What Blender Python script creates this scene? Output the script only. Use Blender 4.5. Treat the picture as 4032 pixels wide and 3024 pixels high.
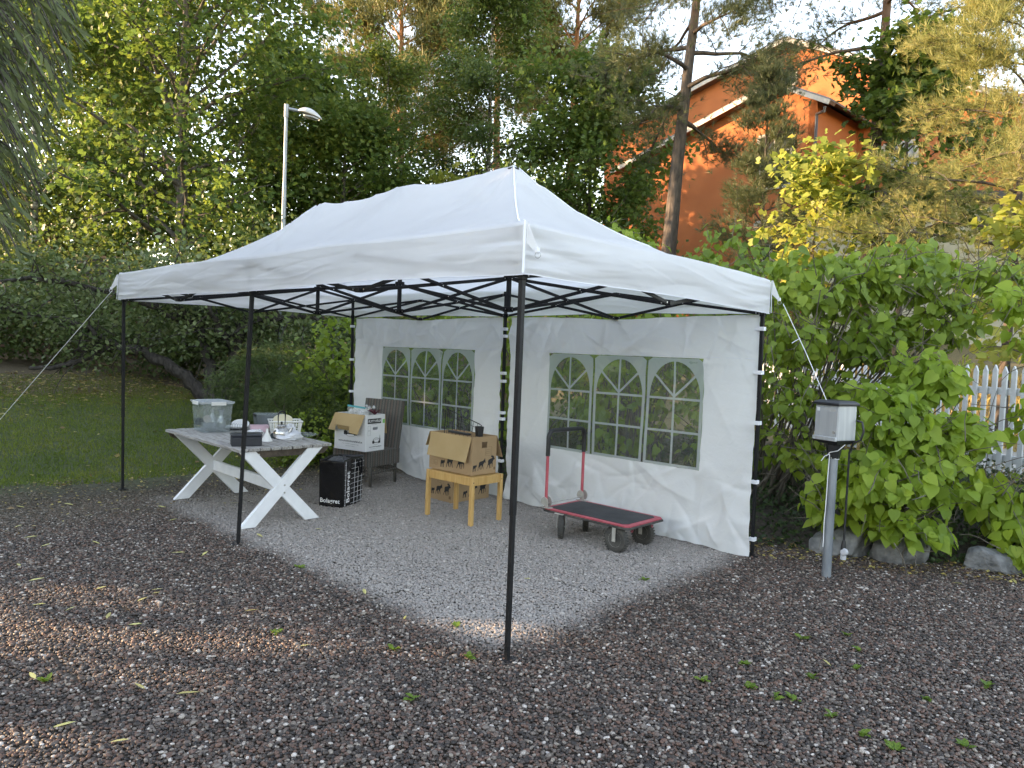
import bpy, math, random
import numpy as np
from mathutils import Vector, Matrix, Euler
for o in list(bpy.data.objects): bpy.data.objects.remove(o)
scene = bpy.context.scene
COL = scene.collection
rad = math.radians
random.seed(7); RNG = np.random.default_rng(11)

# ------------------------------------------------------------------ camera
F_PX, YAW, PITCH, ROLL = 2808.8, -0.818, -0.043, -0.040
CAM = np.array([-2.825, -2.602, 1.68])
def _rot(yaw, pitch, roll):
    cy, sy = math.cos(yaw), math.sin(yaw)
    f = np.array([-sy*math.cos(pitch), cy*math.cos(pitch), math.sin(pitch)])
    r = np.array([cy, sy, 0.]); d = np.cross(f, r)
    return np.array([r*math.cos(roll)+d*math.sin(roll), -r*math.sin(roll)+d*math.cos(roll), f])
RC = _rot(YAW, PITCH, ROLL)
cam_data = bpy.data.cameras.new('camera'); cam = bpy.data.objects.new('camera', cam_data); COL.objects.link(cam)
cam_data.sensor_width = 36.0; cam_data.lens = F_PX/4032*36.0
cam_data.clip_start = 0.05; cam_data.clip_end = 2000
mw = Matrix.Identity(4)
for i in range(3):
    mw[i][0] = RC[0][i]; mw[i][1] = -RC[1][i]; mw[i][2] = -RC[2][i]; mw[i][3] = CAM[i]
cam.matrix_world = mw
scene.camera = cam
def ray(px, py): return RC.T @ np.array([(px-2016)/F_PX, (py-1512)/F_PX, 1.])
def dep(px, py, d): return CAM + ray(px, py)*d          # point at depth d along a photo pixel
def gp(px, py, z=0.):
    v = ray(px, py); return CAM + v*((z-CAM[2])/v[2])
def proj(P):
    q = RC @ (np.array(P)-CAM); return 2016+F_PX*q[0]/q[2], 1512+F_PX*q[1]/q[2]

# ------------------------------------------------------------------ sky, sun, exposure
SUN_H = np.array([-0.64, 0.768]); SUN_EL = 13.0
world = bpy.data.worlds.new('World'); scene.world = world; world.use_nodes = True
nt = world.node_tree; nt.nodes.clear()
sky = nt.nodes.new('ShaderNodeTexSky'); sky.sky_type = 'NISHITA'; sky.sun_disc = False
sky.sun_elevation = rad(SUN_EL); sky.sun_rotation = math.atan2(SUN_H[0], SUN_H[1])
sky.air_density = 1.0; sky.dust_density = 0.2; sky.ozone_density = 1.0
bg = nt.nodes.new('ShaderNodeBackground'); bg.inputs['Strength'].default_value = 0.15
out = nt.nodes.new('ShaderNodeOutputWorld')
nt.links.new(sky.outputs[0], bg.inputs[0]); nt.links.new(bg.outputs[0], out.inputs[0])
sun_l = bpy.data.lights.new('sun', 'SUN'); sun_l.energy = 2.3; sun_l.angle = rad(0.6); sun_l.color = (1.0, 0.82, 0.58)
sun = bpy.data.objects.new('sun', sun_l); COL.objects.link(sun)
sd = Vector((SUN_H[0]*math.cos(rad(SUN_EL)), SUN_H[1]*math.cos(rad(SUN_EL)), math.sin(rad(SUN_EL))))
sun.rotation_euler = sd.to_track_quat('Z', 'Y').to_euler(); sun.location = (-20, 30, 30)
vs = scene.view_settings
vs.view_transform = 'Standard'; vs.look = 'None'; vs.gamma = 1.0; vs.use_curve_mapping = False
vs.exposure = 3.05
vs.use_white_balance = True; vs.white_balance_temperature = 8900; vs.white_balance_tint = 22
scene.render.engine = 'CYCLES'
scene.cycles.use_denoising = True
scene.cycles.max_bounces = 8; scene.cycles.transparent_max_bounces = 16
scene.cycles.diffuse_bounces = 3; scene.cycles.glossy_bounces = 2; scene.cycles.transmission_bounces = 6
scene.cycles.caustics_reflective = False; scene.cycles.caustics_refractive = False

# ------------------------------------------------------------------ mesh helpers
class MB:
    def __init__(s): s.v = []; s.f = []; s.n = 0
    def add(s, V, Fs):
        V = [tuple(map(float, p)) for p in V]; b = s.n
        s.v += V; s.f += [tuple(b+i for i in f) for f in Fs]; s.n += len(V); return s
    def box(s, c, size, R=None):
        x, y, z = [q/2 for q in size]
        P = [Vector(p) for p in ((-x,-y,-z),(x,-y,-z),(x,y,-z),(-x,y,-z),(-x,-y,z),(x,-y,z),(x,y,z),(-x,y,z))]
        if R is not None: P = [R @ p for p in P]
        c = Vector(c)
        return s.add([c+p for p in P], [(0,3,2,1),(4,5,6,7),(0,1,5,4),(1,2,6,5),(2,3,7,6),(3,0,4,7)])
    def bar(s, a, b, w, h, up=(0,0,1)):
        a, b, up = Vector(a), Vector(b), Vector(up)
        d = (b-a).normalized(); x = d.cross(up)
        if x.length < 1e-4: x = d.cross(Vector((1,0,0)))
        x.normalize(); u = x.cross(d)
        P = []
        for q in (a, b):
            for i, j in ((-1,-1),(1,-1),(1,1),(-1,1)): P.append(q + x*(i*w/2) + u*(j*h/2))
        return s.add(P, [(0,1,2,3),(7,6,5,4),(0,4,5,1),(1,5,6,2),(2,6,7,3),(3,7,4,0)])
    def tube(s, pts, r, n=8, cap=True, close=False):
        pts = [Vector(p) for p in pts]; m = len(pts)
        if not hasattr(r, '__len__'): r = [r]*m
        V = []; ref = None
        for i, p in enumerate(pts):
            if close: d = pts[(i+1) % m]-pts[i-1]
            else: d = pts[min(i+1, m-1)]-pts[max(i-1, 0)]
            d = d.normalized() if d.length > 1e-9 else Vector((0,0,1))
            if ref is None:
                ref = d.cross(Vector((0,0,1)))
                if ref.length < .05: ref = d.cross(Vector((0,1,0)))
            ref = (ref - d*ref.dot(d)).normalized(); u = d.cross(ref)
            for k in range(n):
                a = 2*math.pi*k/n; V.append(p + (ref*math.cos(a)+u*math.sin(a))*r[i])
        Fs = []
        for i in range(m if close else m-1):
            j = (i+1) % m
            for k in range(n): Fs.append((i*n+k, i*n+(k+1) % n, j*n+(k+1) % n, j*n+k))
        if cap and not close: Fs += [tuple(range(n))[::-1], tuple(range((m-1)*n, m*n))]
        return s.add(V, Fs)
    def lathe(s, prof, n=24, c=(0,0,0), R=None):
        V = []; c = Vector(c)
        for rr, z in prof:
            for k in range(n):
                a = 2*math.pi*k/n; p = Vector((rr*math.cos(a), rr*math.sin(a), z))
                V.append(c + (R @ p if R is not None else p))
        Fs = []
        for i in range(len(prof)-1):
            for k in range(n): Fs.append((i*n+k, i*n+(k+1) % n, (i+1)*n+(k+1) % n, (i+1)*n+k))
        if prof[0][0] > 1e-6: Fs.append(tuple(range(n))[::-1])
        if prof[-1][0] > 1e-6: Fs.append(tuple(range((len(prof)-1)*n, len(prof)*n)))
        return s.add(V, Fs)
    def prism(s, P, off):
        P = [Vector(p) for p in P]; off = Vector(off); n = len(P)
        return s.add(P+[p+off for p in P], [tuple(range(n))[::-1], tuple(range(n, 2*n))] + [(i, (i+1) % n, n+(i+1) % n, n+i) for i in range(n)])
    def grid(s, A, mask=None):
        m, n = A.shape[:2]; Fs = []
        for i in range(m-1):
            for j in range(n-1):
                if mask is None or mask[i, j]: Fs.append((i*n+j, (i+1)*n+j, (i+1)*n+j+1, i*n+j+1))
        return s.add(A.reshape(-1, 3), Fs)
    def mesh(s, name):
        me = bpy.data.meshes.new(name); me.from_pydata(s.v, [], s.f); me.update(); return me
def npmesh(name, V, Fa):
    V = np.ascontiguousarray(V, np.float32); Fa = np.ascontiguousarray(Fa, np.int32)
    k = Fa.shape[1]; me = bpy.data.meshes.new(name)
    me.vertices.add(len(V)); me.vertices.foreach_set('co', V.ravel())
    me.loops.add(Fa.size); me.loops.foreach_set('vertex_index', Fa.ravel())
    me.polygons.add(len(Fa)); me.polygons.foreach_set('loop_start', np.arange(0, Fa.size, k, dtype=np.int32))
    me.update(calc_edges=True); return me
def smooth(me, ang=None):
    me.polygons.foreach_set('use_smooth', np.ones(len(me.polygons), bool))
    if ang: 
        try: me.set_sharp_from_angle(angle=rad(ang))
        except Exception: pass
def link(name, data, parent=None, mat=None):
    o = bpy.data.objects.new(name, data); COL.objects.link(o)
    if parent is not None: o.parent = parent
    if mat is not None and data is not None: data.materials.clear(); data.materials.append(mat)
    return o
def thing(name, label, cat, loc=(0,0,0), rz=0., group=None):
    o = bpy.data.objects.new(name, None); COL.objects.link(o); o.empty_display_size = .1
    o.location = loc; o.rotation_euler = (0, 0, rz); tag(o, label, cat, group); return o
def tag(o, label, cat=None, group=None, kind=None):
    if label: o['label'] = label
    if cat: o['category'] = cat
    if group: o['group'] = group
    if kind: o['kind'] = kind
    return o
def part(name, mb, mat, parent=None, sm=None, bevel=0., solid=0.):
    me = mb.mesh(name) if isinstance(mb, MB) else mb
    if sm: smooth(me, sm)
    o = link(name, me, parent, mat)
    if solid:
        m = o.modifiers.new('solid', 'SOLIDIFY'); m.thickness = solid; m.offset = 0
    if bevel:
        m = o.modifiers.new('bevel', 'BEVEL'); m.width = bevel; m.segments = 2; m.limit_method = 'ANGLE'; m.angle_limit = rad(40)
    return o
def share(src, parent, loc=(0,0,0), rot=(0,0,0), scale=(1,1,1)):
    o = src.copy(); COL.objects.link(o); o.parent = parent; o.location = loc; o.rotation_euler = rot; o.scale = scale; return o
def text_mesh(body, size, bold=0., spacing=1.0):
    cu = bpy.data.curves.new('lettering', 'FONT'); cu.body = body; cu.size = size; cu.offset = bold
    cu.space_character = spacing; cu.align_x = 'CENTER'; cu.align_y = 'CENTER'; cu.resolution_u = 3
    ob = bpy.data.objects.new('lettering', cu); COL.objects.link(ob)
    dg = bpy.context.evaluated_depsgraph_get()
    me = bpy.data.meshes.new_from_object(ob.evaluated_get(dg))
    bpy.data.objects.remove(ob); return me
def frame(o, origin, ex, ez_up, width=None):
    """lay a flat XY mesh object on a face: local x -> ex, local y -> ez_up"""
    ex = Vector(ex).normalized(); ey = Vector(ez_up).normalized(); n = ex.cross(ey)
    M = Matrix.Identity(4)
    for i in range(3): M[i][0] = ex[i]; M[i][1] = ey[i]; M[i][2] = n[i]; M[i][3] = origin[i]
    o.matrix_local = M; return o
def hash2(i, j, seed):
    h = np.sin(i*127.1 + j*311.7 + seed*74.7)*43758.5453; return h-np.floor(h)
def vnoise(x, y, seed=0):
    x = np.asarray(x, float); y = np.asarray(y, float)
    i = np.floor(x); j = np.floor(y); u = x-i; v = y-j; u = u*u*(3-2*u); v = v*v*(3-2*v)
    a = hash2(i, j, seed); b = hash2(i+1, j, seed); c = hash2(i, j+1, seed); d = hash2(i+1, j+1, seed)
    return (a*(1-u)+b*u)*(1-v)+(c*(1-u)+d*u)*v-.5
def creases(U, V, u0, u1, v0, v1, n, seed, amp=.008, lmin=.15, lmax=.7, w=.014, bias=None):
    """sharp fold lines of finite length, as cloth keeps after being packed"""
    r = np.random.default_rng(seed); Z = np.zeros(np.broadcast(U, V).shape)
    for _ in range(n):
        cu, cv = r.uniform(u0, u1), r.uniform(v0, v1); a = r.uniform(0, np.pi) if bias is None else r.normal(bias, .45 if bias else .10); L = r.uniform(lmin, lmax)
        du, dv = U-cu, V-cv; t = du*np.cos(a)+dv*np.sin(a); d = -du*np.sin(a)+dv*np.cos(a)+.10*np.sin(t*4/L+r.uniform(0, 6))*L*.3
        ww = w*r.uniform(.6, 2.2); f = np.exp(-(t/(L*.5))**4)
        Z = Z+r.choice((-1, 1))*amp*r.uniform(.3, 1.)*f*(np.exp(-np.abs(d)/ww)+.5*np.tanh(d/(ww*1.5))*np.exp(-np.abs(d)/(ww*5)))
    return Z
def fbm(x, y, seed=0, o=3):
    r = 0
    for k in range(o): r = r + vnoise(x*2**k, y*2**k, seed+k*7)/2**k
    return r

# ------------------------------------------------------------------ materials
MATS = {}
FOLIAGE = 1.45
def _new(name):
    m = bpy.data.materials.new(name); m.use_nodes = True; m.node_tree.nodes.clear()
    t = m.node_tree; o = t.nodes.new('ShaderNodeOutputMaterial'); return m, t, o
def N(t, typ, **kw):
    n = t.nodes.new(typ)
    for k, v in kw.items(): setattr(n, k, v)
    return n
def ramp(t, stops, fac):
    r = N(t, 'ShaderNodeValToRGB'); e = r.color_ramp.elements
    while len(e) > 1: e.remove(e[-1])
    for i, (p, c) in enumerate(stops):
        x = e[0] if i == 0 else e.new(p)
        x.position = p; x.color = (*c, 1)
    t.links.new(fac, r.inputs[0]); return r.outputs[0]
def M(name, a, b=None, scale=8., rough=.6, metal=0., bump=0., bscale=None, stretch=(1,1,1), spec=.5, detail=4., coat=0., trans=0.):
    if name in MATS: return MATS[name]
    m, t, o = _new(name); L = t.links.new
    p = N(t, 'ShaderNodeBsdfPrincipled'); L(p.outputs[0], o.inputs[0])
    p.inputs['Roughness'].default_value = rough; p.inputs['Metallic'].default_value = metal
    p.inputs['Specular IOR Level'].default_value = spec; p.inputs['Coat Weight'].default_value = coat
    b = b or tuple(min(1, c*1.25) for c in a)
    tc = N(t, 'ShaderNodeTexCoord'); mp = N(t, 'ShaderNodeMapping'); mp.inputs['Scale'].default_value = stretch
    L(tc.outputs['Object'], mp.inputs[0])
    n = N(t, 'ShaderNodeTexNoise'); n.inputs['Scale'].default_value = scale; n.inputs['Detail'].default_value = detail
    L(mp.outputs[0], n.inputs[0])
    L(ramp(t, [(.3, a), (.7, b)], n.outputs[0]), p.inputs['Base Color'])
    if bump:
        n2 = N(t, 'ShaderNodeTexNoise'); n2.inputs['Scale'].default_value = bscale or scale*3; n2.inputs['Detail'].default_value = 6
        L(mp.outputs[0], n2.inputs[0]); bp = N(t, 'ShaderNodeBump'); bp.inputs['Strength'].default_value = bump; bp.inputs['Distance'].default_value = .02
        L(n2.outputs[0], bp.inputs['Height']); L(bp.outputs[0], p.inputs['Normal'])
    if trans:
        tr = N(t, 'ShaderNodeBsdfTranslucent'); tr.inputs[0].default_value = (*b, 1); mx = N(t, 'ShaderNodeMixShader'); mx.inputs[0].default_value = trans
        L(p.outputs[0], mx.inputs[1]); L(tr.outputs[0], mx.inputs[2]); L(mx.outputs[0], o.inputs[0])
    MATS[name] = m; return m
def clear_mat(name, tint=(.9,.95,.93), opac=.2, milk=(.8,.82,.82), gloss=.08, rough=.1, streak=0.):
    """thin see-through sheet: transparent + a little milky diffuse + gloss"""
    m, t, o = _new(name); L = t.links.new
    tp = N(t, 'ShaderNodeBsdfTransparent'); tp.inputs[0].default_value = (*tint, 1)
    df = N(t, 'ShaderNodeBsdfDiffuse'); df.inputs[0].default_value = (*milk, 1)
    tl = N(t, 'ShaderNodeBsdfTranslucent'); tl.inputs[0].default_value = (*milk, 1)
    gl = N(t, 'ShaderNodeBsdfGlossy'); gl.inputs['Roughness'].default_value = rough
    a = N(t, 'ShaderNodeMixShader'); a.inputs[0].default_value = .5; L(df.outputs[0], a.inputs[1]); L(tl.outputs[0], a.inputs[2])
    b = N(t, 'ShaderNodeMixShader'); b.inputs[0].default_value = opac; L(tp.outputs[0], b.inputs[1]); L(a.outputs[0], b.inputs[2])
    if streak:
        tc = N(t, 'ShaderNodeTexCoord'); mp = N(t, 'ShaderNodeMapping'); mp.inputs['Scale'].default_value = (6, 30, 3); L(tc.outputs['Object'], mp.inputs[0])
        nz = N(t, 'ShaderNodeTexNoise'); nz.inputs['Scale'].default_value = 3; nz.inputs['Detail'].default_value = 5; L(mp.outputs[0], nz.inputs[0])
        mr = N(t, 'ShaderNodeMapRange'); mr.inputs[1].default_value = .35; mr.inputs[2].default_value = .75; mr.inputs[3].default_value = opac*.6; mr.inputs[4].default_value = opac+streak
        L(nz.outputs[0], mr.inputs[0]); L(mr.outputs[0], b.inputs[0])
    c = N(t, 'ShaderNodeMixShader'); c.inputs[0].default_value = gloss; L(b.outputs[0], c.inputs[1]); L(gl.outputs[0], c.inputs[2])
    L(c.outputs[0], o.inputs[0]); MATS[name] = m; return m
def leafmat(name, cols, trans=.45, rough=.5, tint=1.6, clump=.35, cscale=.9):
    """foliage: per-leaf colour (random per island), leaf clumps vary a little, light shines through"""
    m, t, o = _new(name); L = t.links.new
    g = N(t, 'ShaderNodeNewGeometry'); oi = N(t, 'ShaderNodeObjectInfo')
    nz = N(t, 'ShaderNodeTexNoise'); nz.inputs['Scale'].default_value = cscale; nz.inputs['Detail'].default_value = 2
    L(g.outputs['Position'], nz.inputs[0])
    mr = N(t, 'ShaderNodeMapRange'); mr.inputs[1].default_value = .3; mr.inputs[2].default_value = .7; L(nz.outputs[0], mr.inputs[0])
    ad = N(t, 'ShaderNodeMath', operation='ADD'); L(g.outputs['Random Per Island'], ad.inputs[0]); L(oi.outputs['Random'], ad.inputs[1])
    fr = N(t, 'ShaderNodeMath', operation='FRACT'); L(ad.outputs[0], fr.inputs[0])
    mx = N(t, 'ShaderNodeMix'); mx.inputs[0].default_value = clump; L(fr.outputs[0], mx.inputs[2]); L(mr.outputs[0], mx.inputs[3])
    cols = [tuple(v*FOLIAGE for v in q) for q in cols]
    k = len(cols); c = ramp(t, [(i/(k-1) if k > 1 else 0, q) for i, q in enumerate(cols)], mx.outputs[0])
    p = N(t, 'ShaderNodeBsdfPrincipled'); p.inputs['Roughness'].default_value = rough; p.inputs['Specular IOR Level'].default_value = .35
    L(c, p.inputs['Base Color'])
    hs = N(t, 'ShaderNodeHueSaturation'); hs.inputs['Value'].default_value = tint; hs.inputs['Hue'].default_value = .495; hs.inputs['Saturation'].default_value = 1.0
    L(c, hs.inputs['Color']); tl = N(t, 'ShaderNodeBsdfTranslucent'); L(hs.outputs[0], tl.inputs[0])
    ms = N(t, 'ShaderNodeMixShader'); ms.inputs[0].default_value = trans
    L(p.outputs[0], ms.inputs[1]); L(tl.outputs[0], ms.inputs[2]); L(ms.outputs[0], o.inputs[0])
    MATS[name] = m; return m
def fabric(name, col, trans, rough=.75, bump=.15, spec=.3, dirt=.05):
    m, t, o = _new(name); L = t.links.new
    p = N(t, 'ShaderNodeBsdfPrincipled'); p.inputs['Roughness'].default_value = rough; p.inputs['Specular IOR Level'].default_value = spec
    tc = N(t, 'ShaderNodeTexCoord'); nz = N(t, 'ShaderNodeTexNoise'); nz.inputs['Scale'].default_value = 2.2; nz.inputs['Detail'].default_value = 7
    L(tc.outputs['Object'], nz.inputs[0])
    c = ramp(t, [(.3, tuple(q*(1-dirt) for q in col)), (.6, col)], nz.outputs[0]); L(c, p.inputs['Base Color'])
    n2 = N(t, 'ShaderNodeTexNoise'); n2.inputs['Scale'].default_value = 14; n2.inputs['Detail'].default_value = 5; n2.inputs['Distortion'].default_value = 1.2
    L(tc.outputs['Object'], n2.inputs[0])
    bp = N(t, 'ShaderNodeBump'); bp.inputs['Strength'].default_value = bump; bp.inputs['Distance'].default_value = .015
    L(n2.outputs[0], bp.inputs['Height']); L(bp.outputs[0], p.inputs['Normal'])
    tl = N(t, 'ShaderNodeBsdfTranslucent'); tl.inputs[0].default_value = (*[q*.97 for q in col], 1)
    ms = N(t, 'ShaderNodeMixShader'); ms.inputs[0].default_value = trans
    L(p.outputs[0], ms.inputs[1]); L(tl.outputs[0], ms.inputs[2]); L(ms.outputs[0], o.inputs[0])
    MATS[name] = m; return m
# ================================================================== the party tent
W, D, HV, HT, HP, PA = 3.0, 6.0, 2.10, 2.392, 3.246, 1.53
m_fab = fabric('canopy_fabric', (.90,.90,.90), .54, dirt=.07)
m_wall = fabric('wall_fabric', (.90,.90,.90), .36, bump=.4, dirt=.05)
m_frame = M('black_steel', (.008,.008,.009), (.015,.015,.016), 40, .55, 0., .06, 160, spec=.25)
m_bolt = M('zinc_bolt', (.5,.5,.5), (.62,.62,.62), 20, .35, 1.)
m_strap = fabric('white_webbing', (.84,.85,.88), .1)
m_pvc = clear_mat('clear_pvc', (.84,.91,.86), .10, (.62,.68,.66), .07, .12, .10)
m_print = clear_mat('white_window_print', (.8,.9,.86), .62, (.74,.80,.79), .05, .3)
m_seam = M('fabric_seam', (.78,.8,.86), (.84,.85,.9), 20, .7)

tent = thing('party_tent', 'large white pop-up party tent with black frame on the gravel', 'tent')
FEET = {'N': (0,0), 'M': (-.06,3.04), 'L': (-.02,5.87), 'R': (3.10,.02), 'B': (3.03,3.0), 'F': (3.03,6.0)}
TOPS = {'N': (0,0), 'M': (0,3), 'L': (0,6), 'R': (3,0), 'B': (3,3), 'F': (3,6)}
def leg_pt(k, z):
    a, b = Vector((*FEET[k], 0)), Vector((*TOPS[k], 2.36)); return a + (b-a)*(z/2.36)
for k in 'NMLRBF':
    mb = MB(); mb.bar(leg_pt(k, 0.80), leg_pt(k, 2.36), .030, .030, (1,0,0))
    lo = MB(); lo.bar(leg_pt(k, .004), leg_pt(k, .82), .0255, .0255, (1,0,0))
    lg = part('leg', mb, m_frame, tent, bevel=.003); part('inner_leg', lo, m_frame, lg, bevel=.0025)
    f = leg_pt(k, 0); ft = MB(); ft.box((f.x, f.y, .006), (.088, .088, .008)); part('foot_plate', ft, m_frame, lg, bevel=.002)
    for z in (2.345, 2.10):
        c = MB(); q = leg_pt(k, z); c.box(q, (.042, .042, .05)); part('bracket', c, m_frame, lg, bevel=.004)
ZT, ZL = 2.335, 2.10       # leg brackets; ZJT/ZJL mid-side joints
ZJT, ZJL = 2.300, 2.067
def truss_bar(a, b, off, bolts=True):
    a, b = Vector(a), Vector(b); d = (b-a).normalized(); s = Vector((d.y, -d.x, 0))
    s = s.normalized()*off if s.length > 1e-5 else Vector((off, 0, 0))
    mb = MB(); mb.bar(a+s, b+s, .014, .026); o = part('truss_bar', mb, m_frame, tent, bevel=.003)
    if bolts:
        bm = MB(); mid = (a+b)/2+s
        sg = 1 if off > 0 else -1; e = s.normalized()*sg if s.length else Vector((1,0,0))
        for p in (mid, a+s+d*.02, b+s-d*.02): bm.tube([p-e*.0095, p+e*.0095], .0055, 8)
        part('bolt', bm, m_bolt, o)
    return o
def scissor(a, b, za1, za0, zb1, zb0, inset=.03):
    """one X between post a and post b (2d), upper/lower heights at each"""
    a = Vector((*a, 0)); b = Vector((*b, 0)); d = (b-a).normalized()*inset
    truss_bar((*(a+d).xy, za1), (*(b-d).xy, zb0), .008); truss_bar((*(a+d).xy, za0), (*(b-d).xy, zb1), -.008)
def joint(p, z):
    mb = MB(); mb.box((p[0], p[1], z), (.045, .045, .032)); part('joint', mb, m_frame, tent, bevel=.004)
for a, b in (('N','M'), ('M','L'), ('R','B'), ('B','F'), ('N','R'), ('L','F')):
    pa, pb = Vector(TOPS[a]), Vector(TOPS[b]); pm = (pa+pb)/2
    scissor(pa, pm, ZT, ZL, ZJT, ZJL); scissor(pb, pm, ZT, ZL, ZJT, ZJL); joint(pm, ZJT); joint(pm, ZJL)
for y in (PA, 3.0, D-PA):
    mb = MB(); mb.box((1.5, y, 2.62), (.032, .032, 1.19)); cp = part('centre_post', mb, m_frame, tent, bevel=.003)
    for z in (2.045, 2.31):
        hb = MB(); hb.box((1.5, y, z), (.066, .066, .044)); part('bracket', hb, m_frame, cp, bevel=.004)
    pad = MB(); pad.lathe([(.0,3.195),(.05,3.195),(.05,3.208),(.0,3.215)], 16, (1.5, y, 0)); part('peak_pad', pad, m_frame, cp)
    ym = {PA: 1.5, 3.0: 3.0, D-PA: 4.5}[y]
    for x in (0, 3):
        scissor((x, ym), (1.5, y), ZJT if y != 3 else ZT, ZJL if y != 3 else ZL, 2.30, 2.04)
scissor((1.5, 0), (1.5, PA), ZJT, ZJL, 2.30, 2.04); scissor((1.5, 6), (1.5, D-PA), ZJT, ZJL, 2.30, 2.04)
scissor((1.5, PA), (1.5, 3.0), 2.30, 2.04, 2.30, 2.04); scissor((1.5, D-PA), (1.5, 3.0), 2.30, 2.04, 2.30, 2.04)

# roof cloth
OV = .042
def roof_z(x, y):
    u = np.abs(x-1.5)/(1.5+OV)
    v = np.maximum(0, np.maximum(PA-y, y-(D-PA)))/(PA+OV)
    s = np.clip(np.maximum(u, v), 0, 1)
    s2 = np.clip((u**9+v**9)**(1/9), 0, 1)
    s = .5*s+.5*s2
    z = HT + (HP-HT)*(1-s) - .80*s*(1-s)**1.1
    # ridge sags between the posts
    yy = np.clip((y-PA)/(D-2*PA), 0, 1)*2; fr = yy-np.floor(np.minimum(yy, 1.999))
    z = z - .036*np.sin(np.pi*fr)*(yy > 0)*(yy < 2)*np.clip(1-s*1.2, 0, 1)
    # folds fanning from the peaks, drawn parallel to the eaves further down
    for py, sd in ((PA, 1), (3.0, 5), (D-PA, 9)):
        ang = np.arctan2(x-1.5, y-py); r = np.hypot(x-1.5, y-py)
        z = z + .040*vnoise(ang*4+3, r*1.0, sd)*np.exp(-((r-.45)/.4)**2)
    e = np.minimum(np.minimum(x+OV, W+OV-x), np.minimum(y+OV, D+OV-y))
    along = np.where(np.minimum(x+OV, W+OV-x) < np.minimum(y+OV, D+OV-y), y, x)
    z = z + .034*vnoise(along*1.1, e*14, 3)*np.exp(-(e/.22)**2) + .018*fbm(x*1.6+y*.5, y*.6-x*.4, 21)*np.clip(s*3, 0, 1)*np.clip((1-s)*3, 0, 1)
    z = z + .010*np.abs(vnoise((x*.8+y*.62)*2.6, (y*.8-x*.6)*.5, 44))*np.clip((1-s)*4, 0, 1)
    z = z + creases(x, y, 0, W, 0, D, 60, 77, .024, .5, 1.9, .035)*np.clip(e/.15, 0, 1)
    edge = np.clip(e/.03, 0, 1); z = z - .02*(1-np.sqrt(np.clip(1-(1-edge)**2, 0, 1)))
    return z
xs = np.concatenate([[-OV, -OV+.006, -OV+.014, -OV+.03], np.linspace(.03, W-.03, 130), [W+OV-.03, W+OV-.014, W+OV-.006, W+OV]])
ys = np.concatenate([[-OV, -OV+.006, -OV+.014, -OV+.03], np.linspace(.03, D-.03, 260), [D+OV-.03, D+OV-.014, D+OV-.006, D+OV]])
X, Y = np.meshgrid(xs, ys, indexing='ij')
mb = MB(); mb.grid(np.stack([X, Y, roof_z(X, Y)], -1)); roof = part('roof_canopy', mb, m_fab, tent, sm=180)
for (x0, y0), (x1, y1) in (((1.5,PA),(-OV,-OV)), ((1.5,PA),(W+OV,-OV)), ((1.5,D-PA),(-OV,D+OV)), ((1.5,D-PA),(W+OV,D+OV))):
    t = np.linspace(.02, .995, 40); xx = x0+(x1-x0)*t; yy = y0+(y1-y0)*t
    mb = MB(); mb.tube([(a, b, c+.002) for a, b, c in zip(xx, yy, roof_z(xx, yy))], .006, 6); part('hip_seam', mb, m_seam, roof, sm=180)
# valance: four hanging strips with gathered folds near the corners
def valance(a, b, nrm, seed):
    a, b, nrm = np.array(a), np.array(b), np.array(nrm); Lg = np.linalg.norm(b-a); n = int(Lg*46); m = 44
    s = np.linspace(0, 1, n)[:, None]; h = np.linspace(0, 1, m)[None, :]
    al = s*Lg; dc = np.minimum(al, Lg-al)
    dm = np.abs(al-3.0) if Lg > 4 else dc*0+9
    P = a + (b-a)*s[..., None]                      # n,1,2
    base = roof_z(P[:, :, 0], P[:, :, 1])
    fold = .050*np.exp(-dc/.30)*vnoise(al*1.6+0*h, h*10+al*.8, seed) + .034*np.exp(-dm/.3)*vnoise(al*1.8, h*9, seed+1) + .026*np.exp(-dc/.9)*vnoise(al*1.2, h*6+al*.5, seed+7)
    fold = fold + creases(al+0*h, h*.29+0*al, 0, Lg, 0, .29, int(Lg*9), seed+50, .008, .4, 1.4, .016, 0.)
    fold = fold + .030*vnoise(al*.7+0*h, h*3.4+al*.15, seed+2) + .012*np.sin(h*np.pi)*np.sin(al*2.1+seed)
    fold = np.maximum(fold, -.014+.3*np.minimum(fold+.014, 0)*.3)*np.clip(h*5, 0, 1) + .010*h
    fold = fold*np.clip(dc/.06, 0, 1)
    zb = HV + .018*np.sin(al*np.pi/Lg*2 if Lg > 4 else al*np.pi/Lg)**2 + .006*vnoise(al*3, 0*al, seed+3)
    z = base + (zb-base)*h
    A = np.zeros((n, m, 3)); A[..., :2] = P + nrm*fold[..., None]; A[..., 2] = z
    mb = MB(); mb.grid(A); v = part('valance', mb, m_fab, tent, sm=180)
    hem = MB(); hem.tube([tuple(p) for p in A[:, -1, :]], .0028, 5); part('hem', hem, m_seam, v, sm=180)
    return A
c00, c10, c11, c01 = (-OV,-OV), (W+OV,-OV), (W+OV,D+OV), (-OV,D+OV)
valance(c00, c01, (-1,0), 3); valance(c00, c10, (0,-1), 13); valance(c10, c11, (1,0), 23); valance(c01, c11, (0,1), 33)
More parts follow.
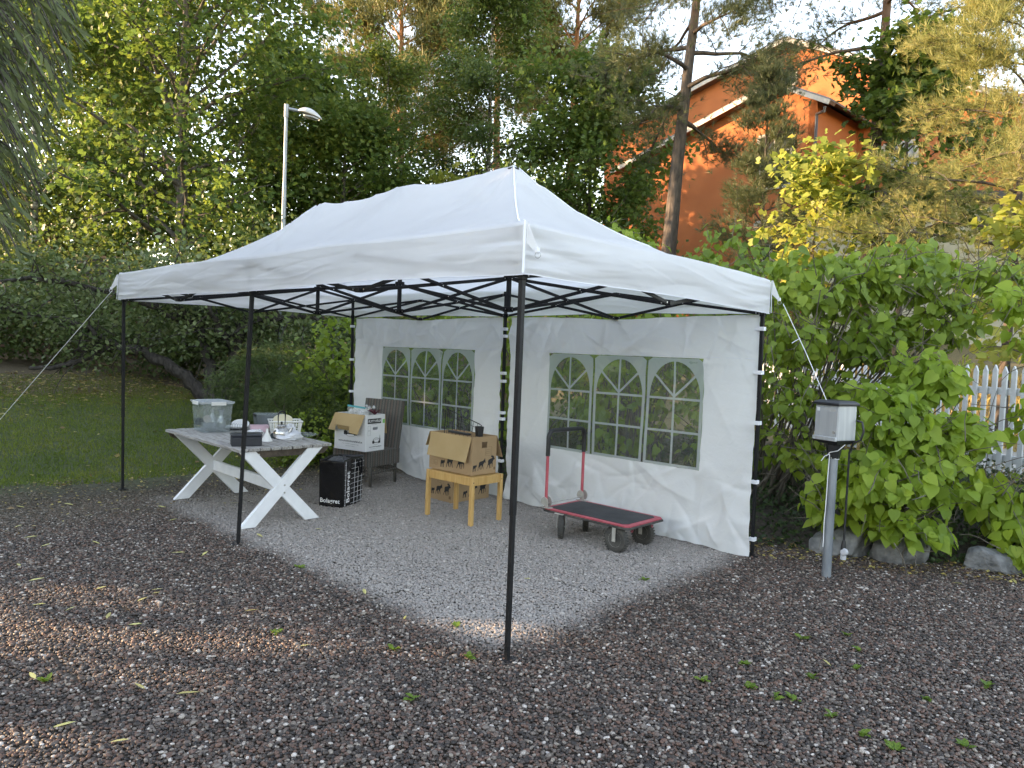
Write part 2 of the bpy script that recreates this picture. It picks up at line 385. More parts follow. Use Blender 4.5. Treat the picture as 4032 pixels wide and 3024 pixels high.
# corner ribbons, tab loops and rings
for (x, y), sx, sy in ((c00,-1,-1), (c10,1,-1), (c01,-1,1)):
    mb = MB(); mb.bar((x+sx*.009, y+sy*.009, HV+.004), (x+sx*.004, y+sy*.004, HT-.015), .013, .003, (sx, sy, 0)); part('corner_ribbon', mb, m_seam, tent)
    d = Vector((sx, sy, 0)).normalized() if (x, y) != c00 else Vector((.35, -1, 0)).normalized()
    o = Vector((x, y, HT-.10))+d*.014
    mb = MB(); P = [o+Vector((0,0,.09)), o+Vector((0,0,-.03)), o+d*.05+Vector((0,0,-.075)), o+d*.062+Vector((0,0,-.05))]
    mb.prism(P, (.002, .002, 0)); part('guy_tab', mb, m_fab, tent)
    mb = MB(); mb.box(o+d*.062+Vector((0,0,-.07)), (.022,.022,.03)); part('tab_loop', mb, m_strap, tent, bevel=.004)
    q = o+d*.066+Vector((0,0,-.095)); mb = MB(); mb.tube([q+Vector((.016*math.cos(t)*d.x, .016*math.cos(t)*d.y, .016*math.sin(t))) for t in np.linspace(0, 2*math.pi, 15)[:-1]], .002, 6, close=True); part('ring', mb, m_bolt, tent, sm=60)
# side walls with arched windows
def side_wall(y0, y1, wy0, wy1, seed, bottom):
    n, m = 210, 150
    ys = np.sort(np.concatenate([np.linspace(y0, y1, n-2), [wy0, wy1]])); zs = np.sort(np.concatenate([np.linspace(.02, 2.085, m-2), [.69, 1.70]]))
    Yg, Zg = np.meshgrid(ys, zs, indexing='ij')
    def cloth(Yg, Zg, k=1.):
        low = np.clip((.75-Zg)/.7, 0, 1); top = np.clip((Zg-1.6)/.4, 0, 1)
        x = 3.0 + .035*vnoise(Yg*1.7, Zg*.7, seed) + .055*low*vnoise(Yg*2.3+1, Zg*1.2, seed+1)
        x = x + k*.012*np.abs(vnoise(Yg*5+Zg*2.2, Zg*2.5-Yg, seed+2)) + k*.016*np.abs(vnoise(Yg*3-Zg*3, Zg*2+Yg*1.3, seed+3))*(.4+low+top)
        x = x + k*.02*top*vnoise(Yg*2.2+Zg*2.6, Zg*1.8, seed+5) + k*.008*low*vnoise(Yg*11, Zg*9, seed+6) + .012*low*np.sign(np.sin(Yg*7))*0
        x = x + k*creases(Yg, Zg, y0, y1, 1.65, 2.1, 46, seed+11, .026, .2, .9, .026) + k*creases(Yg, Zg, y0, y1, 0, .72, 60, seed+12, .028, .15, .7, .024) + k*creases(Yg, Zg, y0, y1, 0, 2.1, 36, seed+13, .020, .3, 1.0, .022, 1.57)
        x = x + .020*low*np.sin(Yg*9+seed+2*np.sin(Yg*2.3))*np.clip((.75-Zg)/.3, 0, 1)
        ed = np.minimum(Yg-y0, y1-Yg); x = x + k*.024*np.exp(-ed/.14)*vnoise(Yg*3, Zg*14, seed+4)
        return x + .012
    z = Zg.copy(); zb = np.interp(Yg, *bottom); k = np.clip((.69-Zg)/.67, 0, 1)
    z = z + (zb-.02)*k + .012*k*vnoise(Yg*3, 0*Yg, seed+9)
    sagt = np.clip((Zg-1.7)/.385, 0, 1); z = z - .03*sagt*np.sin(np.pi*(Yg-y0)/(y1-y0))**4 + .01*sagt*vnoise(Yg*5, 0*Yg, seed+8)
    hole = np.zeros((len(ys)-1, len(zs)-1), bool)
    yc = (ys[:-1]+ys[1:])/2; zc = (zs[:-1]+zs[1:])/2
    hole[(yc[:, None] > wy0) & (yc[:, None] < wy1) & (zc[None] > .69) & (zc[None] < 1.70)] = True
    mb = MB(); mb.grid(np.stack([cloth(Yg, Zg), Yg, z], -1), ~hole); wall = part('side_wall', mb, m_wall, tent, sm=180)
    # clear sheet
    yp = np.linspace(wy0-.006, wy1+.006, 40); zp = np.linspace(.684, 1.706, 24); Yp, Zp = np.meshgrid(yp, zp, indexing='ij')
    mb = MB(); mb.grid(np.stack([cloth(Yp, Zp, .5)+.003, Yp, Zp], -1)); part('window_sheet', mb, m_pvc, wall, sm=180)
    # three printed arched windows
    gap = .022; ww = (wy1-wy0-2*gap)/3
    for i in range(3):
        a = wy0 + i*(ww+gap); b = a+ww; ym = (a+b)/2; hw = ww/2-.03; zb0, zsp, ztop = .715, 1.33, 1.665
        P3 = lambda y, zz: (float(cloth(np.array(y), np.array(zz), .5))-.003, y, zz)
        outl = []; rect = []
        path = [(ym-hw, zb0), (ym-hw, zb0+.2), (ym-hw, zb0+.4), (ym-hw, zsp)] + [(ym-hw*math.cos(t), zsp+(ztop-zsp)*math.sin(t)) for t in np.linspace(.1, math.pi-.1, 21)] + [(ym+hw, zsp), (ym+hw, zb0+.4), (ym+hw, zb0+.2), (ym+hw, zb0)]
        for (y, zz) in path:
            outl.append((y, zz))
            if zz <= zsp: rect.append((a if y < ym else b, zz))
            else:
                dy, dz = y-ym, zz-zsp+.06; tt = min((ww/2)/max(abs(dy), 1e-6), (1.695-zsp+.06)/max(dz, 1e-6)); rect.append((ym+dy*tt, zsp-.06+dz*tt))
        V = [P3(*q) for q in outl]+[P3(*q) for q in rect]; k2 = len(outl)
        mb = MB(); mb.add(V, [(j, j+1, k2+j+1, k2+j) for j in range(k2-1)])
        mb.add([P3(a, .692), P3(b, .692), P3(b, zb0), P3(a, zb0)], [(0,1,2,3)])
        part('window_frame', mb, m_print, wall)
        mu = MB(); w = .0105
        def strip(p, q, w=w):
            p, q = np.array(p), np.array(q); d = (q-p)/np.linalg.norm(q-p); nn = np.array([-d[1], d[0]])*w
            ks = 6; Vs = []
            for t in np.linspace(0, 1, ks):
                c = p+(q-p)*t; Vs += [P3(*(c-nn)), P3(*(c+nn))]
            mu.add([(v[0]-.0015, v[1], v[2]) for v in Vs], [(2*j, 2*j+1, 2*j+3, 2*j+2) for j in range(ks-1)])
        strip((ym, zb0), (ym, ztop))
        for zz in (zsp-.01, 1.015): strip((ym-hw, zz), (ym+hw, zz))
        for sg in (-1, 1): strip((ym, zsp+.01), (ym+sg*hw*.80, zsp+(ztop-zsp)*.62))
        part('window_muntin', mu, m_print, wall)
    for zz in (1.715,):
        s = MB(); s.tube([(float(cloth(np.array(q), np.array(zz)))-.001, q, zz) for q in np.linspace(y0, y1, 50)], .0022, 5); part('seam', s, m_seam, wall)
side_wall(.02, 2.93, .52, 2.33, 40, ([0, 3], [.02, .03]))
side_wall(3.06, 5.94, 3.47, 5.28, 60, ([3, 4.2, 4.7, 5.3, 6], [.03, .03, .06, .20, .22]))
for k, zs in (('R', (1.97,1.60,1.17,.66,.16)), ('B', (1.95,1.87,1.45,1.36,1.0,.93,.45)), ('F', (1.97,1.5,1.05,.6))):
    for z in zs:
        q = leg_pt(k, z); mb = MB(); mb.box((q.x, q.y, z), (.05, .05, .034)); mb.box((q.x-.02, q.y+(.03 if k != 'F' else -.03), z), (.006, .05, .03)); part('strap', mb, m_strap, tent, bevel=.006)
# ================================================================== goods under the tent
m_white = M('white_paint', (.72,.73,.75), (.80,.81,.83), 9, .5, bump=.1, bscale=30)
m_grey_wood = M('weathered_wood', (.20,.185,.165), (.46,.44,.42), 6, .85, bump=.45, bscale=14, stretch=(14,1.2,14))
m_dark_wood = M('dark_wood', (.045,.032,.024), (.10,.075,.055), 10, .8, bump=.3, stretch=(3,3,3))
m_pine = M('pine_wood', (.50,.27,.085), (.62,.37,.14), 5, .5, bump=.12, stretch=(10,10,1.1))
m_card = M('brown_cardboard', (.34,.215,.115), (.40,.26,.145), 3, .85, bump=.08, bscale=90)
m_card_in = M('cardboard_inside', (.42,.28,.13), (.48,.33,.17), 3, .85, bump=.08, bscale=70)
m_cwhite = M('white_cardboard', (.74,.74,.75), (.80,.80,.81), 4, .7, bump=.06, bscale=40)
m_ink = M('black_print', (.012,.012,.014), (.02,.02,.02), 30, .7)
m_greyink = M('grey_print', (.16,.16,.16), (.24,.24,.24), 60, .8)
m_brownink = M('brown_print', (.16,.09,.045), (.20,.12,.06), 60, .8)
m_green = M('green_label', (.16,.52,.12), (.2,.58,.16), 20, .6)
m_black = M('black_plastic', (.010,.011,.013), (.02,.02,.022), 30, .42, bump=.05)
m_navy = M('dark_metal_box', (.014,.017,.024), (.022,.026,.034), 14, .4)
m_rubber = M('tyre_rubber', (.03,.029,.027), (.085,.08,.07), 12, .8, bump=.3, bscale=60)
m_zinc = M('zinc_steel', (.34,.33,.30), (.56,.54,.50), 12, .45, .35, .1)
m_galv = M('galvanised_steel', (.17,.19,.21), (.30,.33,.35), 10, .55, .5, .12, 30, (1,1,.25))
m_red = M('faded_red_paint', (.42,.055,.075), (.52,.10,.12), 7, .55, bump=.1)
m_deck = M('ribbed_rubber_mat', (.022,.023,.025), (.05,.05,.052), 4, .8, bump=.25, bscale=50)
m_tow = fabric('white_cotton', (.78,.79,.83), .15, bump=.3)
m_pp = clear_mat('translucent_plastic', (.94,.97,.98), .11, (.80,.86,.88), .08, .2)
m_ppg = clear_mat('grey_clear_plastic', (.55,.60,.62), .35, (.50,.54,.56), .10, .25)
m_lid = clear_mat('milky_lid_plastic', (.95,.97,.98), .42, (.84,.88,.9), .08, .25)
m_glass = clear_mat('thin_glass', (.90,.93,.93), .16, (.8,.84,.85), .28, .05)
m_ceram = M('white_ceramic', (.74,.74,.74), (.80,.80,.80), 8, .25)
m_wplas = M('white_plastic', (.70,.70,.68), (.78,.78,.76), 8, .4)
m_cream = M('cream_plastic', (.62,.57,.42), (.68,.63,.48), 8, .45)
m_pink = M('pink_plastic', (.56,.36,.42), (.64,.44,.50), 8, .4)
m_steel = M('kettle_steel', (.55,.54,.52), (.68,.67,.65), 9, .25, 1.)
m_teal = M('teal_plastic', (.02,.32,.36), (.04,.38,.42), 9, .35)
m_maroon = M('dark_red_plastic', (.07,.006,.015), (.12,.012,.025), 12, .4)
m_news = M('printed_paper', (.70,.70,.68), (.34,.35,.36), 34, .8, bump=.3, bscale=10)
m_bag = M('black_woven_plastic', (.006,.006,.007), (.014,.014,.016), 6, .22, bump=.5, bscale=11)
m_bagin = M('bag_inside', (.05,.052,.055), (.09,.092,.095), 8, .4, bump=.3)
m_rope = M('white_cord', (.72,.73,.74), (.82,.82,.83), 60, .8)
m_alu = M('brushed_aluminium', (.44,.465,.49), (.56,.585,.60), 5, .42, .55, .06, 40, (6,6,.4))
def wicker():
    m, t, o = _new('woven_wicker'); L = t.links.new
    p = N(t, 'ShaderNodeBsdfPrincipled'); p.inputs['Roughness'].default_value = .75; L(p.outputs[0], o.inputs[0])
    tc = N(t, 'ShaderNodeTexCoord'); br = N(t, 'ShaderNodeTexBrick'); br.offset = .5
    mp = N(t, 'ShaderNodeMapping'); mp.inputs['Rotation'].default_value = (0, rad(90), rad(90)); L(tc.outputs['UV'], br.inputs[0])
    br.inputs['Scale'].default_value = 1.; br.inputs['Brick Width'].default_value = .045; br.inputs['Row Height'].default_value = .011
    br.inputs['Mortar Size'].default_value = .0022; br.inputs['Mortar Smooth'].default_value = .6
    br.inputs['Color1'].default_value = (.17,.155,.135,1); br.inputs['Color2'].default_value = (.10,.10,.095,1); br.inputs['Mortar'].default_value = (.025,.023,.02,1)
    sx = N(t, 'ShaderNodeSeparateXYZ'); L(tc.outputs['UV'], sx.inputs[0])
    wv = N(t, 'ShaderNodeMath', operation='FRACT'); ml = N(t, 'ShaderNodeMath', operation='MULTIPLY'); ml.inputs[1].default_value = 1/.09; L(sx.outputs[0], ml.inputs[0]); L(ml.outputs[0], wv.inputs[0])
    st = ramp(t, [(0, (.30,.27,.23)), (.22, (.07,.09,.085)), (.5, (.30,.20,.16)), (.74, (.06,.06,.055)), (1, (.30,.27,.23))], wv.outputs[0])
    mx = N(t, 'ShaderNodeMix', data_type='RGBA', blend_type='MULTIPLY'); mx.inputs[0].default_value = .0
    m2 = N(t, 'ShaderNodeMix', data_type='RGBA'); m2.inputs[0].default_value = .7
    L(br.outputs['Color'], m2.inputs[6]); L(st, m2.inputs[7])
    m3 = N(t, 'ShaderNodeMix', data_type='RGBA'); L(br.outputs['Fac'], m3.inputs[0]); L(m2.outputs[2], m3.inputs[6]); m3.inputs[7].default_value = (.03,.027,.024,1)
    L(m3.outputs[2], p.inputs['Base Color'])
    iv = N(t, 'ShaderNodeMath', operation='SUBTRACT'); iv.inputs[0].default_value = 1.; L(br.outputs['Fac'], iv.inputs[1])
    bp = N(t, 'ShaderNodeBump'); bp.inputs['Strength'].default_value = .9; bp.inputs['Distance'].default_value = .006; L(iv.outputs[0], bp.inputs['Height']); L(bp.outputs[0], p.inputs['Normal'])
    return m
m_wick = wicker()
def box_uv(me):
    uv = me.uv_layers.new(name='UVMap')
    for pl in me.polygons:
        n = pl.normal; a = max(range(3), key=lambda i: abs(n[i]))
        for li in pl.loop_indices:
            c = me.vertices[me.loops[li].vertex_index].co
            uv.data[li].uv = (c.y, c.z) if a == 0 else ((c.x, c.z) if a == 1 else (c.y, c.x))

# ---------------------------------------------------------------- garden table
TZ = .735
table = thing('garden_table', 'weathered grey plank garden table on white crossed legs', 'table', (.60, 4.285, 0), -.03)
TW, TL = .95, 1.76
npl = 9; pw = TW/npl
for i in range(npl):
    mb = MB(); dz = random.uniform(-.002, .002); e = random.uniform(-.006, .006)
    mb.box((-TW/2+pw*(i+.5), e, TZ-.014+dz), (pw-.013, TL, .028)); part('plank', mb, m_grey_wood, table, bevel=.004)
for y in (-TL/2+.05, TL/2-.05):
    mb = MB(); P = [(-TW/2+.03, y-.02, TZ-.030), (TW/2-.03, y-.02, TZ-.030), (TW/2-.03, y-.02, TZ-.055), (TW/2-.08, y-.02, TZ-.095), (-TW/2+.08, y-.02, TZ-.095), (-TW/2+.03, y-.02, TZ-.055)]
    mb.prism(P, (0, .04, 0)); ap = part('batten', mb, m_dark_wood, table, bevel=.003)
    bm = MB()
    for x in (-.26, .30): bm.tube([(x, y-.026, TZ-.062), (x, y+.026, TZ-.062)], .007, 10)
    part('bolt', bm, m_bolt, ap)
def xboard(x0, x1, y, th, w=.112):
    a = np.array([x0, 0.012]); b = np.array([x1, TZ-.032]); d = (b-a)/np.linalg.norm(b-a); hw = w/2/abs(d[1])
    mb = MB(); mb.prism([(x0-hw, y-th/2, .012), (x0+hw, y-th/2, .012), (x1+hw, y-th/2, TZ-.032), (x1-hw, y-th/2, TZ-.032)], (0, th, 0)); return mb
for y, s in ((-.845, 1), (.70, -1)):
    part('leg', xboard(-.36, .30, y, .044), m_white, table, bevel=.004)
    part('leg', xboard(.29, -.37, y+.004*s, .040), m_white, table, bevel=.004)
    bm = MB()
    for dz in (-.035, .035): bm.tube([(-.01, y-.026, .335+dz), (-.01, y+.026, .335+dz)], .009, 10)
    part('bolt', bm, m_zinc, table)
mb = MB(); mb.box((-.02, -.07, .345), (.035, 1.50, .105)); part('stretcher', mb, m_white, table, bevel=.004)

def on_table(px, py):                       # photo pixel in the table crop -> point on the table top
    return gp(600+px*.4747, 1500+py*.4747, TZ)
# storage box full of glass
def tub(parent, L, Wd, H, flare, mat, name='tub', th=.003):
    mb = MB(); a, b = L/2, Wd/2
    ring = lambda k, z, o: [(-a*k+o, -b*k+o, z), (a*k-o, -b*k+o, z), (a*k-o, b*k-o, z), (-a*k+o, b*k-o, z)]
    V = ring(1, 0, 0)+ring(flare, H, 0)+ring(flare, H, th*1.4)+ring(1, th, th*1.4)
    Fs = [(3,2,1,0)]
    for lv in range(3):
        for i in range(4): Fs.append((lv*4+i, lv*4+(i+1) % 4, lv*4+4+(i+1) % 4, lv*4+4+i))
    Fs.append((12,13,14,15)); mb.add(V, Fs); return part(name, mb, mat, parent, bevel=.004)
cb = thing('storage_box', 'clear lidded plastic storage box full of glassware on the table', 'storage box', (.50, 4.83, TZ+.002), -.10)
tub(cb, .27, .31, .305, 1.14, m_pp)
mb = MB(); mb.box((0, 0, .312), (.335, .378, .014)); mb.box((0, 0, .300), (.326, .369, .012)); mb.box((0,0,.322), (.25,.29,.008)); part('lid', mb, m_lid, cb, bevel=.006)
for sx, sy in ((-1, 0), (0, -1)):
    mb = MB(); mb.box((sx*.174, sy*.196, .300), (.012 if sx else .15, .012 if sy else .17, .038)); part('clip', mb, m_wplas, cb, bevel=.004)
V0 = Vector((.50, 4.83, TZ+.006))
def vessel(name, label, cat, off, prof, mat, n=20, group=None, base=V0, tilt=None):
    t = thing(name, label, cat, base+Vector(off)); mb = MB(); mb.lathe(prof, n, R=tilt); part('body', mb, mat, t, sm=60); return t
vessel('glass_vase', 'tall flared glass vase inside the clear storage box', 'vase', (.07,-.06,0), [(.03,0),(.045,.05),(.04,.11),(.018,.15),(.022,.19),(.04,.22),(.038,.22),(.02,.19),(.016,.15),(.036,.11),(.04,.05),(.0,.006)], m_glass)
vessel('glass_bottle', 'narrow-necked glass carafe inside the clear storage box', 'carafe', (.03,.06,0), [(.035,0),(.05,.06),(.045,.12),(.015,.17),(.015,.2),(.022,.21),(.018,.21),(.012,.17),(.04,.12),(.0,.006)], m_glass)
vessel('glass_bowl', 'wide cut-glass bowl at the bottom of the clear storage box', 'bowl', (-.04,-.04,0), [(.04,0),(.07,.03),(.09,.09),(.086,.09),(.064,.032),(.0,.008)], m_glass, 16)
vessel('glass_jar', 'small round glass jar lying in the clear storage box', 'jar', (-.06,.08,.035), [(.0,-.03),(.03,-.02),(.034,.01),(.03,.035),(.0,.04)], m_glass)
fl = thing('bicycle_lamp', 'round chrome lamp with clear face inside the clear storage box', 'lamp', V0+Vector((-.075,-.075,.135)), -.7)
mb = MB(); mb.lathe([(.0,.0),(.03,.005),(.038,.03),(.038,.04),(.033,.04)], 20, R=Matrix.Rotation(rad(90), 3, 'X')); part('shell', mb, m_steel, fl, sm=50)
mb = MB(); mb.lathe([(.0,.038),(.033,.038)], 20, R=Matrix.Rotation(rad(90), 3, 'X')); part('face', mb, m_ceram, fl)
sc = thing('dark_scarf', 'crumpled dark blue cloth inside the clear storage box', 'cloth', V0+Vector((-.08,.10,.09)))
def crumple(r, seed, flat=.7, n=26, amp=.35):
    th = np.linspace(0, 2*np.pi, n)[:, None]; ph = np.linspace(0.02, np.pi-.02, n)[None, :]
    k = 1+amp*2*fbm(np.cos(th)*1.9+ph*1.1, np.sin(th)*1.9+ph*.7, seed, 4)+amp*.5*np.abs(fbm(np.cos(th)*5+ph*3, np.sin(th)*5, seed+3))
    k[-1] = k[0]
    A = np.stack([r*k*np.cos(th)*np.sin(ph), r*k*np.sin(th)*np.sin(ph), r*flat*k*np.cos(ph)+0*th], -1)
    mb = MB(); mb.grid(A); return mb
m_scarf = M('dark_blue_cloth', (.02,.03,.035), (.04,.055,.06), 20, .9)
part('cloth_body', crumple(.05, 3), m_scarf, sc, sm=180)
# plates beside it
p = on_table(665, 398)
tr = thing('black_tray', 'round black tray under the white plates on the table', 'tray', (p[0]+.02, p[1]-.02, TZ+.001))
mb = MB(); mb.lathe([(.0,0),(.11,0),(.135,.018),(.13,.02),(.108,.005),(.0,.005)], 28); part('dish', mb, m_black, tr, sm=40)
for k in range(2):
    pl = thing('white_plate', ['white plate lying directly on the black tray', 'upper white plate stacked on another plate over the black tray'][k], 'plate', (p[0]+.02+.008*k, p[1]-.02, TZ+.008+.009*k))
    mb = MB(); mb.lathe([(.0,0),(.07,0),(.118,.013),(.118,.016),(.068,.005),(.0,.005)], 28); part('dish', mb, m_ceram, pl, sm=40)
dl = thing('oval_lid', 'speckled white oval lid propped upright behind the plates', 'lid', (p[0]+.10, p[1]+.02, TZ+.045), -.6)
mb = MB(); mb.lathe([(.0,.0),(.06,.003),(.075,.012),(.07,.012),(.0,.01)], 24, R=Matrix.Rotation(rad(50), 3, 'X') @ Matrix.Diagonal((1.25, .8, 1)).to_3x3()); part('dish', mb, m_ceram, dl, sm=50)
# wire rack
p = on_table(775, 425); wr = thing('wire_rack', 'thin wire dish rack standing beside the pink box', 'rack', (p[0], p[1]+.12, TZ), .2)
mb = MB()
for i in range(5):
    y = -.08+.04*i; mb.tube([(-.07,y,.004),(-.07,y,.07),(-.055,y,.085),(-.04,y,.07),(-.04,y,.004)], .0016, 5)
for x in (-.07, -.04, .04): mb.tube([(x,-.09,.004),(x,.09,.004)], .0018, 5)
part('wires', mb, m_galv, wr, sm=60)
# grey clear box with clip lid
p = on_table(860, 375); gb = thing('small_storage_box', 'small grey see-through storage box with black clip on the table', 'storage box', (p[0]+.16, p[1]+.02, TZ), -.25)
tub(gb, .28, .19, .13, 1.08, m_ppg); mb = MB(); mb.box((0,0,.136), (.315,.22,.014)); part('lid', mb, m_pp, gb, bevel=.005)
mb = MB(); mb.box((-.16,0,.122), (.012,.09,.03)); part('clip', mb, m_black, gb, bevel=.004)
part('folded_contents', crumple(.07, 9, .45), m_tow, gb, sm=180).location = (0,0,.045)
# pink box
p = on_table(890, 425); pk = thing('pink_box', 'low pink plastic box on the table in front of the grey box', 'box', (p[0]+.02, p[1]+.05, TZ), -.35)
tub(pk, .17, .14, .062, 1.04, m_pink); mb = MB(); mb.box((0,0,.066), (.182,.150,.009)); part('lid', mb, m_pink, pk, bevel=.004)
# white basket with slots
p = on_table(1120, 432); bk = thing('laundry_basket', 'white slotted plastic basket holding a cream board on the table', 'basket', (p[0]+.02, p[1]+.09, TZ), -.42)
mb = MB(); bl, bw, bh = .29, .21, .125
for sx in (-1, 1):
    for i in range(9):
        y = -bw/2+bw*i/8; mb.bar((sx*bl/2, y, .004), (sx*(bl/2+.022), y*1.12, bh), .010, .003, (sx,0,0))
for sy in (-1, 1):
    for i in range(13):
        x = -bl/2+bl*i/12; mb.bar((x, sy*bw/2, .004), (x*1.1, sy*(bw/2+.018), bh), .010, .003, (0,sy,0))
for z, k in ((.004, 0), (.05, .4), (.09, .72)):
    a, b = bl/2+.022*k, bw/2+.018*k; mb.tube([(-a,-b,z),(a,-b,z),(a,b,z),(-a,b,z)], .004, 6, close=True)
part('slats', mb, m_wplas, bk); mb = MB(); mb.box((0,0,.003), (bl,bw,.005)); part('base', mb, m_wplas, bk)
mb = MB(); a, b = bl/2+.024, bw/2+.02; mb.tube([(-a,-b,bh),(a,-b,bh),(a,b,bh),(-a,b,bh)], .009, 8, close=True); part('rim', mb, m_wplas, bk, bevel=.002)
cbd = thing('cream_board', 'round-topped cream cutting board standing up in the white basket', 'board', (p[0]+.0, p[1]+.10, TZ+.008), -.42)
mb = MB(); mb.prism([(-.10,0,0),(.10,0,0),(.10,0,.13)]+[(.10*math.cos(t),0,.13+.055*math.sin(t)) for t in np.linspace(.2, math.pi-.2, 9)]+[(-.10,0,.13)], (0,.012,0)); part('board', mb, m_cream, cbd, bevel=.003)
# kettle
p = on_table(1075, 482); kt = thing('steel_kettle', 'round steel kettle with tall black handle on the table', 'kettle', (p[0]+.02, p[1]+.05, TZ), .5)
mb = MB(); mb.lathe([(.055,0),(.078,.02),(.083,.05),(.075,.085),(.05,.108),(.042,.112),(.042,.122),(.048,.126)], 28); part('body', mb, m_steel, kt, sm=50)
mb = MB(); mb.lathe([(.047,.126),(.04,.138),(.012,.146),(.0,.147)], 24); ld = part('lid', mb, m_steel, kt, sm=50)
mb = MB(); mb.lathe([(.006,.146),(.012,.156),(.01,.168),(.0,.170)], 14); part('knob', mb, m_black, ld, sm=50)
mb = MB(); mb.tube([(.06*c, 0, z) for c, z in ((1,.10),(1.02,.16),(1.05,.22),(.95,.255),(.5,.268),(0,.27),(-.5,.268),(-.95,.255),(-1.05,.22),(-1.02,.16),(-1,.10))], [.004,.004,.006,.008,.009,.009,.009,.008,.006,.004,.004], 8); part('handle', mb, m_black, kt, sm=60)
mb = MB(); mb.tube([(0,-.06,.05),(0,-.10,.075),(0,-.125,.115)], [.022,.014,.011], 10); part('spout', mb, m_steel, kt, sm=60)
# thermos cup lying
p = on_table(1040, 470); mg = thing('white_flask', 'white cylindrical flask with dark rim leaning against the kettle', 'flask', (p[0]-.01, p[1]-.01, TZ+.036), .35)
mb = MB(); Rx = Matrix.Rotation(rad(72), 3, 'Y'); mb.lathe([(.0,-.055),(.036,-.055),(.036,.05)], 22, R=Rx); part('body', mb, m_wplas, mg, sm=40)
mb = MB(); mb.lathe([(.0375,-.062),(.0375,-.048)], 22, R=Rx); mb.lathe([(.0375,.045),(.038,.07),(.03,.074),(.0,.074)], 22, R=Rx); part('rim', mb, m_scarf, mg, sm=40)
# funnel
p = on_table(958, 500); fn = thing('plastic_funnel', 'white plastic funnel standing upside down on the table', 'funnel', (p[0], p[1]+.02, TZ))
mb = MB(); mb.lathe([(.055,0),(.052,.004),(.012,.085),(.008,.12),(.006,.12),(.010,.083),(.047,.004)], 22); part('cone', mb, m_wplas, fn, sm=40)
mb = MB(); mb.tube([(-.02,.02,.075),(-.06,.03,.115),(-.10,.035,.10),(-.115,.035,.06),(-.12,.03,.02)], .004, 6); part('hook', mb, m_wplas, fn, sm=60)
# towel, plastic packet, folded cloth
p = on_table(1125, 480); tw = thing('tea_towel', 'crumpled white tea towel in front of the kettle', 'towel', (p[0]+.01, p[1]+.02, TZ+.030))
part('folds', crumple(.105, 21, .42, 40, .5), m_tow, tw, sm=180); o = part('peak', crumple(.045, 25, 1.3, 26, .4), m_tow, tw, sm=180); o.location = (.02,.02,.045); o.rotation_euler = (.2,.3,0)
p = on_table(1290, 462); pc = thing('plastic_packet', 'flat see-through plastic packet lying by the basket', 'packet', (p[0], p[1]+.03, TZ+.022), -.3)
part('film', crumple(.10, 31, .20, 30, .3), m_pp, pc, sm=180)
p = on_table(840, 430); fc = thing('folded_napkin', 'folded white napkin behind the black cash box', 'napkin', (p[0]+.02, p[1]+.0, TZ+.016), -.4)
part('folds', crumple(.07, 41, .22, 26, .25), m_tow, fc, sm=180)
# cash box
a, b = on_table(650, 545), on_table(912, 540); d = b-a
cx = thing('cash_box', 'black metal cash box near the edge of the table', 'cash box', (a[0]+d[0]*.5+.03, a[1]+d[1]*.5+.075, TZ), math.atan2(d[1], d[0]))
mb = MB(); mb.box((0,0,.042), (.262,.17,.083)); part('base', mb, m_navy, cx, bevel=.006)
mb = MB(); mb.box((0,0,.098), (.270,.178,.026)); lid = part('lid', mb, m_navy, cx, bevel=.010)
mb = MB(); mb.tube([(-.136,-.03,.09),(-.148,-.03,.10),(-.148,.03,.10),(-.136,.03,.09)], .004, 6); part('handle', mb, m_zinc, lid)

# ---------------------------------------------------------------- wicker chair
ch = thing('wicker_chair', 'grey woven wicker chair carrying the white moving box', 'chair', (2.40, 4.72, 0), .26)
def wpart(name, mb, parent=ch):
    me = mb.mesh(name); box_uv(me); o = part(name, me, m_wick, parent, bevel=.008); return o
for x, y in ((-.25,-.27),(.25,-.25),(-.25,.27),(.25,.25)):
    mb = MB(); mb.tube([(x*1.02, y*1.02, .0), (x, y, .30), (x, y, .42)], [.018,.024,.024], 10); me = mb.mesh('leg'); box_uv(me); smooth(me); part('leg', me, m_wick, ch)
mb = MB(); mb.box((0,0,.345), (.56,.60,.19)); wpart('seat', mb)
mb = MB(); R_ = Matrix.Rotation(rad(9), 3, 'Y'); mb.box((.285,0,.70), (.055,.60,.66), R_); wpart('backrest', mb)
lat = MB()
for s in (-1, 1):
    lat.bar((-.26, s*.28, .165), (.26, s*.27, .185), .020, .022)
    for i in range(13):
        x = -.24+.04*i; lat.bar((x, s*.275, .18), (x+.018, s*.275, .26), .008, .008)
for s in (-1, 1):
    lat.bar((s*.255, -.27, .165), (s*.255, .27, .165), .020, .022)
    for i in range(13):
        y = -.24+.04*i; lat.bar((s*.255, y, .18), (s*.255, y+.018, .26), .008, .008)
wpart('lattice_skirt', lat)

